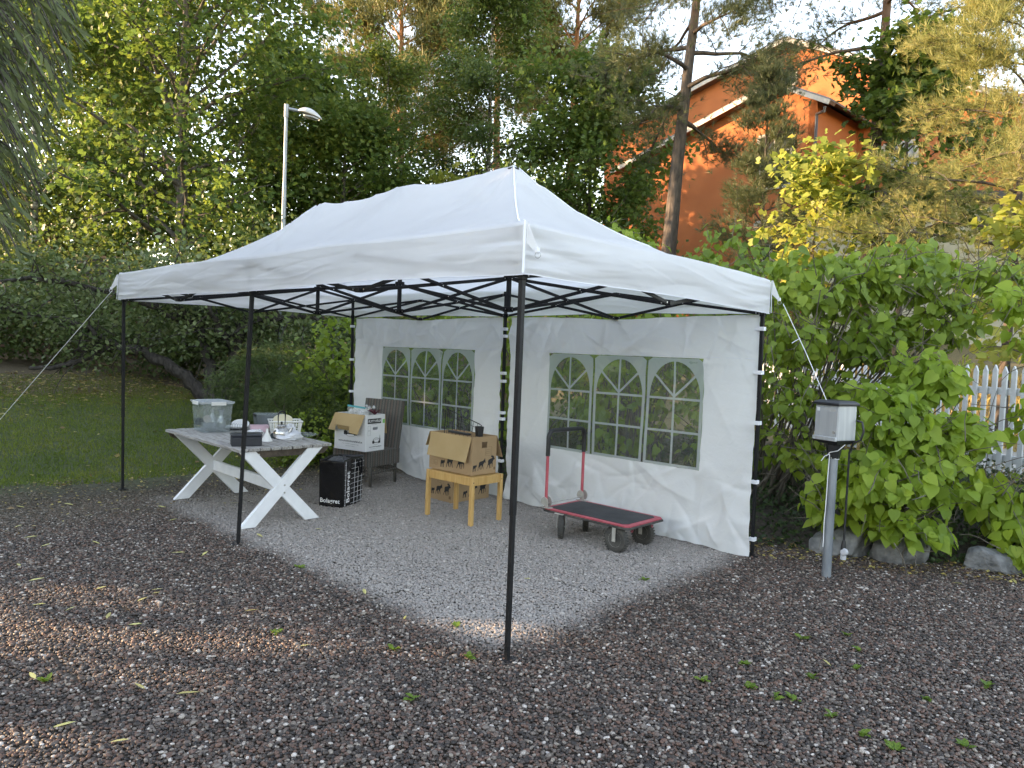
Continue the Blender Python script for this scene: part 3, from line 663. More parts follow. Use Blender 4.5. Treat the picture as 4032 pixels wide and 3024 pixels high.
# ---------------------------------------------------------------- cartons
def panel(P, off, mat, parent, name='wall'):
    mb = MB(); mb.prism(P, off); return part(name, mb, mat, parent, bevel=.0015)
def carton_walls(parent, ax, ay, H, mat, hole_face=None, hole=(.09,.035,.72), th=.006):
    """four walls + bottom, open top. hole_face '-y' cuts a hand slot there"""
    x, y = ax/2, ay/2
    panel([(-x,-y,.0),(x,-y,0),(x,y,0),(-x,y,0)], (0,0,.005), mat, parent, 'bottom')
    panel([(-x,-y,.005),(-x,y,.005),(-x,y,H),(-x,-y,H)], (th,0,0), mat, parent)
    panel([(x,y,.005),(x,-y,.005),(x,-y,H),(x,y,H)], (-th,0,0), mat, parent)
    panel([(x-th,y,.005),(-x+th,y,.005),(-x+th,y,H),(x-th,y,H)], (0,-th,0), mat, parent)
    hw, hh, hz = hole[0]/2, hole[1]/2, hole[2]*H
    mb = MB(); xa = x-th
    O = [(-xa,.005),(xa,.005),(xa,H),(-xa,H)]; I = [(-hw,hz-hh),(hw,hz-hh),(hw,hz+hh),(-hw,hz+hh)]
    V = [(a, yy, b) for yy in (-y, -y+th) for a, b in O+I]; Fs = []
    for i in range(4):
        j = (i+1) % 4; Fs += [(i, j, 4+j, 4+i), (8+j, 8+i, 12+i, 12+j), (4+i, 4+j, 12+j, 12+i), (j, i, 8+i, 8+j)]
    mb.add(V, Fs); part('wall', mb, mat, parent)
MOOSE = {
 'bull': [(0,0),(.07,.03),(.17,.22),(.28,.30),(.33,.12),(.40,.0),(.44,.02),(.40,.16),(.42,.32),(.52,.34),(.53,.02),(.58,.02),(.59,.33),(.66,.37),(.72,.27),(.73,.08),(.77,.08),(.78,.30),(.73,.45),(.80,.56),(.84,.62),(.92,.62),(.98,.67),(.97,.73),(.90,.78),(.87,.80),(.90,.90),(.84,.86),(.80,.93),(.76,.86),(.68,.99),(.66,.90),(.58,.99),(.57,.88),(.50,.90),(.56,.82),(.68,.79),(.66,.75),(.58,.73),(.45,.70),(.35,.68),(.22,.64),(.17,.53),(.19,.40),(.10,.2)],
 'cow': [(0,0),(.06,.0),(.1,.2),(.22,.33),(.25,.15),(.33,.05),(.36,.06),(.32,.2),(.36,.38),(.5,.38),(.42,.06),(.47,.05),(.56,.36),(.63,.22),(.70,.05),(.74,.06),(.70,.25),(.68,.42),(.78,.55),(.86,.62),(.93,.55),(.98,.56),(.98,.66),(.94,.82),(.92,.95),(.88,.84),(.83,.84),(.84,.97),(.78,.82),(.66,.74),(.5,.72),(.3,.70),(.16,.62),(.13,.42),(.05,.2)],
 'calf': [(.0,0),(.08,0),(.12,.3),(.2,.45),(.22,.02),(.3,.02),(.3,.45),(.5,.48),(.55,.02),(.63,.02),(.62,.4),(.68,.05),(.76,.05),(.7,.5),(.8,.62),(.97,.6),(.98,.72),(.92,.98),(.8,.92),(.62,.86),(.3,.88),(.12,.84),(.08,.6)]}
def flat(pts, w, h, ox, oy):
    return [(ox+a*w, oy+b*h, 0) for a, b in pts]
def moose_row(parent, origin, ex, width, scale=1., box_icons=False):
    """calf, cow and bull walking right along a face; origin = lower left corner of the row"""
    x = 0.
    for kind, w, h, dy in (('calf', .050, .062, .0), ('cow', .098, .110, .006), ('bull', .105, .122, .012)):
        mb = MB(); mb.prism(flat(MOOSE[kind], w*scale, h*scale, 0, 0), (0,0,.0006)); o = part('moose_print', mb, m_ink, parent)
        ex_ = Vector(ex); frame(o, Vector(origin)+ex_*(x*scale)+Vector((0,0,dy*scale)), ex_, (0,0,1)); x += w+.012
def outline(parent, origin, ex, w, h, mat, lines=3, t=.0016):
    mb = MB()
    for a, b in (((0,0),(w,0)),((w,0),(w,h)),((w,h),(0,h)),((0,h),(0,0))):
        mb.bar((*a,.0005), (*b,.0005), t, .0006, (0,0,1))
    for i in range(lines): mb.bar((w*.12, h*(.25+.22*i), .0005), (w*.88, h*(.25+.22*i), .0005), t, .0006)
    o = part('label_print', mb, mat, parent); frame(o, Vector(origin), Vector(ex), (0,0,1))
def lettering(parent, body, size, origin, ex, up, mat, bold=0., spacing=1.):
    o = part('lettering', text_mesh(body, size, bold, spacing), mat, parent); frame(o, Vector(origin), Vector(ex), Vector(up)); return o

# little pine table
st = thing('pine_side_table', 'small bare pine table holding the open moose-print box', 'side table', (2.085, 2.605, 0), .03)
SX, SY, SH = .44, .66, .475
for sx in (-1, 1):
    for sy in (-1, 1):
        mb = MB(); mb.box((sx*(SX/2-.02), sy*(SY/2-.02), SH/2+.003), (.040, .040, SH-.006)); part('leg', mb, m_pine, st, bevel=.004)
for sx in (-1, 1):
    mb = MB(); mb.box((sx*(SX/2-.018), 0, SH-.042), (.022, SY-.082, .082)); part('apron', mb, m_pine, st, bevel=.003)
for sy in (-1, 1):
    mb = MB(); mb.box((0, sy*(SY/2-.018), SH-.042), (SX-.082, .022, .082)); part('apron', mb, m_pine, st, bevel=.003)
mb = MB(); mb.box((0,0,SH-.010), (SX-.062, SY-.062, .008)); part('top', mb, m_pine, st)
pg = MB()
for x, y, d in ((-SX/2+.02,-SY/2,0),(SX/2-.02,-SY/2,0)): pg.tube([(x,y-.0015,SH-.05),(x,y+.004,SH-.05)], .006, 8)
part('peg', pg, m_dark_wood, st)
# moose box on the table
mbx = thing('moose_box', 'open brown carton with moose prints and hanging flap on the pine table', 'carton', (2.105, 2.665, SH+.001), .02)
BX, BY, BH = .345, .615, .375
carton_walls(mbx, BX, BY, BH, m_card, hole=(.075,.06,.78))
panel([(-BX/2-.004,-BY/2+.01,BH),(-BX/2-.004,BY/2-.02,BH+.004),(-BX/2-.045,BY/2-.01,BH-.235),(-BX/2-.052,-BY/2+.035,BH-.245)], (.005,0,0), m_card_in, mbx, 'flap')
panel([(BX/2+.004,-BY/2,BH),(BX/2+.004,BY/2,BH),(BX/2+.075,BY/2,BH-.20),(BX/2+.075,-BY/2-.02,BH-.22)], (-.005,0,0), m_card, mbx, 'flap')
panel([(-BX/2,BY/2+.004,BH),(BX/2,BY/2+.004,BH),(BX/2,BY/2+.06,BH-.15),(-BX/2,BY/2+.06,BH-.15)], (0,.005,0), m_card_in, mbx, 'flap')
moose_row(mbx, (-BX/2+.012+.004, -BY/2-.0002, .038), (1,0,0), BX, 1.12)
moose_row(mbx, (-BX/2-.0002, BY/2-.17, .030), (0,-1,0), BY, 1.35)
outline(mbx, (.018, -BY/2-.0006, .185), (1,0,0), .085, .085, m_brownink)
outline(mbx, (-BX/2-.0006, BY/2-.03, .05), (0,-1,0), .042, .045, m_brownink, 0); outline(mbx, (-BX/2-.0006, BY/2-.085, .048), (0,-1,0), .042, .050, m_brownink, 2)
mb = MB(); mb.prism([(0,0,0),(.026,0,0),(.026,.028,0),(0,.028,0)], (0,0,.0005)); o = part('code_print', mb, m_brownink, mbx); frame(o, Vector((BX/2-.034,-BY/2-.0003,.035)), (1,0,0), (0,0,1))
# lower moose box
lb = thing('closed_moose_box', 'closed brown carton with moose prints on the gravel under the pine table', 'carton', (2.705, 3.325, .004), -.03)
LX, LY, LH = .56, .37, .34
mb = MB(); mb.box((0,0,LH/2), (LX,LY,LH)); part('carton_body', mb, m_card, lb, bevel=.003)
moose_row(lb, (-LX/2-.0002, LY/2-.012, .060), (0,-1,0), LY, 1.22); moose_row(lb, (-LX/2+.16, -LY/2-.0002, .045), (1,0,0), LX, 1.35)
outline(lb, (-LX/2-.0006, LY/2-.125, .205), (0,-1,0), .105, .09, m_brownink)
for i in range(6):
    mb = MB(); h = [.018,.014,.006,.014,.006,.012][i]; mb.prism([(0,0,0),([.05,.055,.05,.055,.04,.03][i],0,0),([.05,.055,.05,.055,.04,.03][i],h,0),(0,h,0)], (0,0,.0005)); o = part('print_block', mb, m_ink if i in (0,1,3) else m_brownink, lb); frame(o, Vector((-LX/2+.035,-LY/2-.0003,.29-.04*i)), (1,0,0), (0,0,1))
mb = MB(); mb.prism([(0,0,0),(.035,0,0),(.035,.032,0),(0,.032,0)], (0,0,.0005)); o = part('code_print', mb, m_brownink, lb); frame(o, Vector((-LX/2-.0003,-LY/2+.05,.045)), (0,-1,0), (0,0,1))
# black wire rack and holder inside the open box
rk = thing('black_wire_rack', 'black wire rack with cup holder sticking out of the moose box', 'rack', (2.10, 2.66, SH+.03), .0)
A0, B0, A1, B1 = Vector((-.06,.22,.30)), Vector((.02,-.20,.24)), Vector((-.06,.20,.585)), Vector((.06,-.20,.44))
mb = MB(); mb.tube([A0, A1+Vector((0,.01,-.02)), A1, B1+Vector((0,.03,.015)), B1, B0], .0042, 6); mb.tube([A0+Vector((.03,0,0)), A1+Vector((.03,0,-.012)), B1+Vector((.03,.03,.0)), B0+Vector((.03,0,0))], .003, 6)
for i in range(1, 9):
    t = i/9; mb.tube([A0.lerp(B0, t), A1.lerp(B1, t)], .0024, 5)
for t in (.55, .8): mb.tube([A0.lerp(A1, t), B0.lerp(B1, t)], .0022, 5)
part('wires', mb, m_black, rk, sm=60)
mb = MB(); mb.lathe([(.038,0),(.048,.10),(.045,.10),(.036,.004),(0,.004)], 4, (.03,-.20,.335), Matrix.Rotation(.5, 3, 'Z')); part('cup_holder', mb, m_black, rk)
mb = MB(); mb.box((-.10,-.05,.362), (.045,.25,.022), Matrix.Rotation(.25, 3, 'Z') @ Matrix.Rotation(.06, 3, 'X')); part('rail', mb, m_black, rk, bevel=.006)

# white moving box on the chair
wb = thing('white_moving_box', 'open white moving box with brown flap on the wicker chair', 'moving box', (2.245, 4.66, .443), .212)
WX, WY, WH = .335, .50, .435
carton_walls(wb, WX, WY, WH, m_cwhite, hole=(.085,.032,.62))
x0 = -WX/2-.006
panel([(x0,-WY/2+.012,WH+.002),(x0,WY/2-.005,WH+.004),(x0-.075,WY/2+.03,WH-.20),(x0-.085,.165,WH-.205),(x0-.072,.155,WH-.135),(x0-.072,-.060,WH-.140),(x0-.092,-.075,WH-.215),(x0-.095,-WY/2+.04,WH-.225)], (.005,0,0), m_card_in, wb, 'flap')
panel([(x0-.070,.150,WH-.135),(x0-.070,-.058,WH-.140),(x0-.045,-.055,WH-.195),(x0-.045,.148,WH-.188)], (.005,0,0), m_card_in, wb, 'flap_tongue')
panel([(WX/2+.006,-WY/2,WH-.002),(WX/2+.006,WY/2,WH-.002),(WX/2+.045,WY/2,WH-.2),(WX/2+.045,-WY/2,WH-.24)], (-.005,0,0), m_card_in, wb, 'flap')
f1 = -WY/2-.0008
mb = MB(); mb.prism([(-.118,-.03,0),(.118,-.03,0),(.118,.03,0),(-.118,.03,0)], (0,0,.0008)); o = part('title_band', mb, m_ink, wb); frame(o, Vector((-.018,f1+.0006,.360)), (1,0,0), (0,0,1))
lettering(wb, 'FLYTT PÅGÅR', .040, (-.002, f1-.0012, .358), (1,0,0), (0,0,1), m_cwhite, .0012, .98)
lettering(wb, 'Stockholms Stadsbud', .011, (-.02, f1, .318), (1,0,0), (0,0,1), m_greyink)
mb = MB(); mb.prism([(-.018,-.024,0),(.018,-.024,0),(.018,.024,0),(-.018,.024,0)], (0,0,.0008)); o = part('green_label', mb, m_green, wb); frame(o, Vector((.146,f1+.0006,.352)), (1,0,0), (0,0,1))
outline(wb, (-.13, f1, .19), (1,0,0), .045, .055, m_greyink, 0); outline(wb, (-.13, f1, .25), (1,0,0), .045, .055, m_greyink, 0)
lettering(wb, 'www.stockholmsstadsbud.se', .0185, (.008, f1, .052), (1,0,0), (0,0,1), m_ink, .0004)
lettering(wb, 'FLYTT · TRANSPORT · BEMANNING · STÄD', .0085, (.008, f1, .030), (1,0,0), (0,0,1), m_greyink)
def skyline(parent, origin, ex, k=1.):
    P = [(0,0),(0,.03),(.012,.03),(.012,.045),(.02,.05),(.026,.03),(.04,.034),(.04,.015),(.11,.012),(.118,.03),(.13,.028),(.134,.06),(.139,.105),(.144,.06),(.15,.06),(.15,0),(.12,-.004),(.11,.004),(.045,.006),(.03,-.004)]
    mb = MB(); mb.prism([(a*k-.075*k, b*k, 0) for a, b in P], (0,0,.0006)); o = part('skyline_print', mb, m_ink, parent); frame(o, Vector(origin), Vector(ex), (0,0,1))
    mb = MB(); mb.tube([((.058*math.cos(t))*k, (.030+.040*math.sin(t))*k, 0) for t in np.linspace(.1, math.pi-.1, 14)], .0016*k, 4); mb.tube([((.058*math.cos(t))*k, (.010-.026*math.sin(t))*k, 0) for t in np.linspace(.1, math.pi-.1, 14)], .0012*k, 4)
    o = part('ring_print', mb, m_greyink, parent); frame(o, Vector(origin), Vector(ex), (0,0,1))
skyline(wb, (.022, f1-.0002, .092), (1,0,0), .95); lettering(wb, 'STADSBUD', .020, (.022, f1, .140), (1,0,0), (0,0,1), m_greyink)
f2 = -WX/2-.0008; ey = (0,-1,0)
skyline(wb, (f2-.0002, -.01, .185), ey, 1.45); lettering(wb, 'STADSBUD', .036, (f2, -.01, .205), ey, (0,0,1), m_greyink, .0008)
lettering(wb, 'www.stockholmsstadsbud.se', .033, (f2, -.01, .108), ey, (0,0,1), m_ink, .0006)
lettering(wb, 'FLYTT · TRANSPORT · BEMANNING · STÄD', .014, (f2, -.01, .072), ey, (0,0,1), m_greyink); lettering(wb, 'www.stockholmsstadsbud.se', .013, (f2, -.01, .050), ey, (0,0,1), m_greyink)
bx = Vector((2.245, 4.66, .443+WH))
zb = thing('zip_bag', 'clear zip bag with teal strip sticking out of the white moving box', 'bag', bx+Vector((.03,.10,-.05)), .212)
mb = MB(); mb.prism([(-.12,-.01,0),(.12,-.01,-.02),(.12,.0,.10),(-.12,.0,.125)], (0,.004,0)); part('film', mb, m_pp, zb); mb = MB(); mb.prism([(-.125,-.004,.122),(.122,-.004,.092),(.122,-.004,.112),(-.125,-.004,.145)], (0,.008,0)); part('zip_strip', mb, m_teal, zb)
zb.rotation_euler = (0,0,-.75)
for i, (dx, dy, r, q) in enumerate(((-.03,.10,.055,4),(.0,.0,.06,6),(-.02,-.10,.052,8),(.06,-.03,.055,12))):
    t = thing('paper_wad', ['newspaper wad next to the zip bag in the white moving box', 'newspaper wad in the middle of the white moving box', 'newspaper wad by the hand-slot side of the white moving box', 'newspaper wad at the back of the white moving box'][i], 'paper', bx+Vector((dx,dy,.0)), 0, 'wads of newspaper in the moving box')
    part('paper', crumple(r, q, .8, 18, .35), m_news, t)
an = thing('red_ornament', 'dark red spiky ornament lying on the papers in the moving box', 'ornament', bx+Vector((.10,-.16,.0)), .1)
for i in range(7):
    a = i*.75; mb = MB(); mb.tube([(0,0,0),(.04*math.cos(a),.05*math.sin(a),.03),(.085*math.cos(a),.10*math.sin(a),.045+.012*(i % 3))], [.012,.011,.002], 6); part('spike', mb, m_maroon, an, sm=60)
gl = thing('glass_lamp_globe', 'clear glass ornament above the papers by the chair back', 'ornament', bx+Vector((.11,-.04,.05)))
for i, (x, y, z, r) in enumerate(((0,0,0,.035),(.03,-.04,.02,.025),(-.01,.05,.03,.022))):
    mb = MB(); mb.lathe([(0,-r),(r*.7,-r*.7),(r,0),(r*.7,r*.7),(r*.3,r*1.2),(0,r*1.3)], 14, (x,y,z)); part('globe', mb, m_glass, gl, sm=60)

# black carrier bag
bg_ = thing('carrier_bag', 'big black shiny carrier bag with white lettering standing on the gravel', 'bag', (1.475, 3.865, .004), .474)
GX, GY, GH = .40, .275, .50
def bagwall(nx, f):
    A = np.zeros((nx, 22, 3))
    for i in range(nx):
        for j in range(22): A[i, j] = f(i/(nx-1), j/21)
    mb = MB(); mb.grid(A); return mb
rng = np.random.default_rng(5)
def face(p0, p1, seed, top_in=.02):
    p0, p1 = np.array(p0), np.array(p1); d = p1-p0; nn = np.array([d[1], -d[0]])/np.linalg.norm(d)
    def f(s, h):
        e = math.sin(math.pi*s); bul = e*(.014*float(vnoise(s*3, h*4, seed))+.010*float(vnoise(s*7+h*5, h*8, seed+1))+.02*math.sin(math.pi*h)*(-.5))
        q = p0+d*s; k = 1+.05*h; return (q[0]*k+nn[0]*bul, q[1]*k+nn[1]*bul, GH*h*(1+.05*float(vnoise(s*2.5, 0, seed+2))*h)+.0)
    return bagwall(26, f)
x, y = GX/2, GY/2
for nm, p0, p1, sd in (('front_wall', (-x,y), (-x,-y), 3), ('side_wall', (-x,-y), (x,-y), 9), ('back_wall', (x,-y), (x,y), 15), ('side_wall', (x,y), (-x,y), 21)):
    part(nm, face(p0, p1, sd), m_bag, bg_, sm=180, solid=.0015)
mb = MB(); mb.box((0,0,.004), (GX,GY,.006)); part('bottom', mb, m_bag, bg_)
o = part('crumpled_contents', crumple(.13, 51, .35, 26, .45), m_bagin, bg_, sm=180); o.location = (.02,.0,.44)
def bagpt(s, h, face):  # outside of the bag face
    k = 1+.05*h
    return Vector((-x*k-.012, (y-2*y*s)*k, GH*h)) if face == 0 else Vector(((-x+2*x*s)*k, -y*k-.012, GH*h))
lettering(bg_, 'Bolagret', .064, bagpt(.47, .135, 0), (0,-1,0), (0,0,1), m_cwhite, .0014, 1.06)
lettering(bg_, 'Bolagret', .092, bagpt(.20, .42, 1), (0,0,1), (-1,0,0), m_cwhite, .0020, 1.05)
gr = MB()
for i in range(9): gr.bar(bagpt(.34, .06+.105*i, 1), bagpt(.985, .06+.105*i, 1), .0035, .002); gr.bar(bagpt(.02, .06+.105*i, 1), bagpt(.08, .06+.105*i, 1), .0035, .002)
for s in (.055, .52, .70, .88): gr.bar(bagpt(s, .03, 1), bagpt(s, .97, 1), .0035, .002, (0,1,0))
part('grid_print', gr, m_cwhite, bg_)
mb = MB(); mb.tube([bagpt(.66,.96,1), bagpt(.68,.82,1)+Vector((0,-.012,0)), bagpt(.76,.64,1)+Vector((0,-.016,0)), bagpt(.84,.66,1)+Vector((0,-.012,0)), bagpt(.86,.96,1)], .010, 6); part('strap', mb, m_bag, bg_, sm=60)

# ---------------------------------------------------------------- platform trolley
tl = thing('platform_trolley', 'red platform trolley with black mat and folding handle beside the tent wall', 'trolley', (2.51, 1.20, 0), .0)
DX, DY, DZ = .575, .955, .255
def octo(hx, hy, c, z): return [(-hx+c,-hy,z),(hx-c,-hy,z),(hx,-hy+c,z),(hx,hy-c,z),(hx-c,hy,z),(-hx+c,hy,z),(-hx,hy-c,z),(-hx,-hy+c,z)]
mb = MB(); mb.prism(octo(DX/2, DY/2, .035, DZ-.012), (0,0,.014)); part('deck', mb, m_red, tl, bevel=.004)
mb = MB(); mb.prism(octo(DX/2+.012, DY/2+.012, .04, DZ-.030), (0,0,.018)); part('bumper', mb, m_rubber, tl, bevel=.006)
mb = MB(); mb.prism(octo(DX/2-.045, DY/2-.05, .035, DZ+.002), (0,0,.003)); part('mat', mb, m_deck, tl)
wheel_src = None
def wheel(parent, c, ang):
    R = Matrix.Rotation(ang, 3, 'Z') @ Matrix.Rotation(rad(90), 3, 'Y')
    t = MB(); t.lathe([(.062,-.022),(.085,-.028),(.105,-.024),(.115,-.010),(.1165,0),(.115,.010),(.105,.024),(.085,.028),(.062,.022)], 36, c, R)
    for k in range(30):
        a = 2*math.pi*k/30
        for s in (-1, 1):
            p = Vector((math.cos(a+.05*s)*.1155, math.sin(a+.05*s)*.1155, s*.011)); t.box(Vector(c)+R @ p, (.009,.011,.016), R @ Matrix.Rotation(a, 3, 'Z'))
    wh = part('wheel', t, m_rubber, parent, sm=40)
    r = MB(); r.lathe([(.0,-.012),(.02,-.020),(.03,-.012),(.056,-.014),(.064,-.023),(.066,-.020),(.066,.020),(.064,.023),(.056,.014),(.03,.012),(.02,.020),(.0,.012)], 30, c, R); part('rim', r, m_zinc, wh, sm=40)
    f = MB(); e = R @ Vector((0,0,1)); fwd = R @ Vector((0,1,0)); c_ = Vector(c)
    for s in (-1, 1): f.bar(c_+e*(s*.041)-Vector((0,0,.015)), c_+e*(s*.041)+Vector((0,0,.118)), .005, .036, R @ Vector((0,1,0)))
    f.box(c_+Vector((0,0,.119)), (.10,.10,.006)); f.tube([c_-e*.046, c_+e*.046], .008, 8); part('fork', f, m_zinc, wh, bevel=.002)
    return wh
for px, py, ang in ((-.245,-.335,0), (.17,-.335,0), (-.27,.255,2.2), (.14,.285,2.2)): wheel(tl, (px, py, .1165), ang)
hz = .975; hy = DY/2-.03
for s in (-1, 1):
    mb = MB(); hx = s*.272; mb.tube([(hx,hy,DZ+.012),(hx,hy,.78)], .0145, 12); part('handle_post', mb, m_red, tl, sm=60)
    mb = MB(); mb.prism([(hx-.03,hy-.055,DZ+.003)]+[(hx-.03, hy+.045*math.cos(t)-.005, DZ+.055+.05*math.sin(t)) for t in np.linspace(-.3, math.pi+.3, 11)][::-1][::-1]+[(hx-.03,hy-.055,DZ+.003)][:0], (.005,0,0)); mb.box((hx,hy-.01,DZ+.005), (.066,.11,.006))
    mb.prism([(hx+.025, hy+.045*math.cos(t)-.005, DZ+.055+.05*math.sin(t)) for t in np.linspace(-1.0, math.pi+1.0, 13)], (.005,0,0)); part('hinge_bracket', mb, m_zinc, tl, bevel=.002)
rr = .07; P = [(-.272,hy,.74),(-.272,hy,hz-rr)]+[(-.272+rr-rr*math.cos(t), hy, hz-rr+rr*math.sin(t)) for t in np.linspace(.2, math.pi/2, 6)]+[(.272-rr+rr*math.sin(t), hy, hz-rr+rr*math.cos(t)) for t in np.linspace(0, math.pi/2-.0, 7)]+[(.272,hy,.74)]
mb = MB(); mb.tube(P, .0205, 14); part('handle_grip', mb, m_black, tl, sm=60)
mb = MB(); mb.tube([(-.27,hy-.02,DZ+.045),(.27,hy-.02,DZ+.045)], .006, 8); part('foot_rod', mb, m_zinc, tl, sm=60)
for x, y in ((-.20,-DY/2+.02), (.10,-DY/2+.01), (DX/2-.01,-.33)):
    mb = MB(); mb.tube([(x+.014*math.cos(t), y-.006, DZ-.042+.018*math.sin(t)) for t in np.linspace(0, 6.28, 13)[:-1]], .003, 6, close=True); part('tie_ring', mb, m_red, tl, sm=60)

# ---------------------------------------------------------------- socket box on a post + guy ropes
PB = Vector((3.03, -.63, 0))
sp = thing('socket_post', 'grey metal electric socket box on a galvanised steel post', 'socket post', PB)
mb = MB(); mb.tube([(0,0,0),(.012,.004,.5),(.022,.006,.985)], .0355, 20); part('post', mb, m_galv, sp, sm=60)
tc_ = (.024,.006)
mb = MB(); mb.lathe([(.046,.95),(.062,1.06),(.075,1.085)], 8, (*tc_,0), Matrix.Rotation(.3, 3, 'Z')); part('collar', mb, m_black, sp)
ang = math.radians(160)   # outward direction of the door
Rb = Matrix.Rotation(ang-math.pi, 3, 'Z')     # local -x = door side
def bpt(x, y, z): return Vector((*tc_, 0)) + Rb @ Vector((x, y, z))
def rbox(c, s): 
    mb = MB(); mb.box(bpt(*c), s, Rb); return mb
part('case', rbox((0,0,1.238), (.205,.215,.275)), m_alu, sp, bevel=.006)
dr = part('door', rbox((-.106,0,1.238), (.008,.205,.245)), m_alu, sp, bevel=.002)
mb = MB(); mb.tube([bpt(-.108,-.078,1.165), bpt(-.117,-.078,1.165)], .012, 14); part('lock', mb, m_zinc, dr, sm=40)
part('sticker', rbox((-.1106,.075,1.338), (.0008,.026,.03)), m_cwhite, dr); part('worn_label', rbox((-.1106,-.055,1.335), (.0008,.06,.018)), M('worn_print', (.30,.29,.27), (.5,.5,.49), 60, .7), dr)
part('drip_rail', rbox((-.117,0,1.112), (.022,.215,.030)), m_alu, sp, bevel=.003)
mb = MB(); P = [bpt(-.125,-.122,1.375), bpt(.118,-.122,1.375), bpt(.118,.122,1.375), bpt(-.125,.122,1.375)]; Q = [bpt(-.095,-.095,1.412), bpt(.09,-.095,1.412), bpt(.09,.095,1.412), bpt(-.095,.095,1.412)]; P2 = [p+Vector((0,0,.018)) for p in P]
mb.add(P+P2+Q, [(3,2,1,0)]+[(i, (i+1) % 4, 4+(i+1) % 4, 4+i) for i in range(4)]+[(4+i, 4+(i+1) % 4, 8+(i+1) % 4, 8+i) for i in range(4)]+[(8,9,10,11)]); part('roof_cap', mb, m_black, sp, bevel=.004)
mb = MB(); P = [bpt(-.105,-.11,1.098), bpt(.105,-.11,1.098), bpt(.105,.11,1.098), bpt(-.105,.11,1.098)]; Q = [bpt(-.08,-.085,1.068), bpt(.08,-.085,1.068), bpt(.08,.085,1.068), bpt(-.08,.085,1.068)]
mb.add(P+Q, [(0,1,2,3),(7,6,5,4)]+[(i, 4+i, 4+(i+1) % 4, (i+1) % 4) for i in range(4)]); part('base_tray', mb, m_black, sp, bevel=.004)
mb = MB(); mb.tube([bpt(.10,-.115,1.26), bpt(.115,-.15,1.25), bpt(.12,-.165,1.18), bpt(.11,-.15,1.11), bpt(.09,-.10,1.08), bpt(.085,-.075,1.0), bpt(.085,-.075,.6), bpt(.08,-.078,.30)], .0085, 8); part('cable', mb, m_black, sp, sm=60)
mb = MB(); mb.lathe([(.012,.30),(.020,.26),(.022,.22),(.0,.21)], 12, bpt(.08,-.078,0)); mb2 = mb; pgp = part('plug', mb2, m_black, sp, sm=40)
mb = MB(); c = bpt(.07,-.095,.215); mb.lathe([(.0,-.014),(.028,-.012),(.030,.008),(.024,.014),(.0,.015)], 16, c, Rb @ Matrix.Rotation(rad(-75), 3, 'Y')); mb.lathe([(.022,-.05),(.022,-.01)], 14, bpt(.08,-.08,.20)); part('socket', mb, M('grey_plastic', (.42,.42,.44), (.5,.5,.52), 12, .5), sp, sm=40)
def rope(name, label, pts, r=.0032):
    mb = MB(); mb.tube(pts, r, 6); o = part(name, mb, m_rope, None, sm=60); tag(o, label, 'rope', 'guy ropes of the tent'); return o
cR = Vector((W+OV+.08, -OV-.08, 2.185))
tp = PB+Vector((.0,.0,0))
rope('guy_rope', 'white guy rope from tent corner down to the socket box', [cR, cR.lerp(PB+Vector((-.03,.05,1.40)), .5), PB+Vector((-.045,.06,1.405))])
k = cR.lerp(PB+Vector((-.03,.05,1.40)), .37); mb = MB(); mb.tube([k, k+Vector((-.03,.02,-.02)), k+Vector((-.05,.04,-.04))], .003, 6); mb.lathe([(0,-.008),(.008,0),(0,.008)], 8, k); part('rope_tail', mb, m_rope, bpy.data.objects['guy_rope'])
mb = MB(); mb.tube([bpt(.0,-.10,1.07), bpt(-.05,-.075,1.02), bpt(-.055,-.01,1.0), bpt(-.05,.01,.985)], .0032, 6); mb.tube([Vector((*tc_, .955))+Vector((.041*math.cos(t), .041*math.sin(t), .008*math.sin(t))) for t in np.linspace(0, 6.28, 19)[:-1]], .0034, 6, close=True)
q = bpt(-.046,.0,.985); mb.tube([q, q+Vector((-.012,.0,-.15)), q+Vector((-.020,.0,-.40)), q+Vector((-.024,.004,-.55)), q+Vector((-.02,.002,-.68)), q+Vector((-.022,.002,-.74))], .0032, 6); mb.tube([q, q+Vector((-.02,.03,-.02)), q+Vector((-.02,.055,-.06))], .0034, 6)
o = part('tied_cord', mb, m_rope, None, sm=60); o.location = PB; tag(o, 'white cord knotted round the socket post with a long hanging end', 'cord')
cL = Vector((-OV-.05, D+OV+.05, 2.19))
v = ray(0, 1652); n_ = Vector(CAM)+Vector(v)*8.3; dirv = (n_-cL); e = cL+dirv*(2.19/(cL.z-n_.z))
rope('guy_rope', 'white guy rope from tent corner out over the lawn', [cL, cL.lerp(e, .5), e])
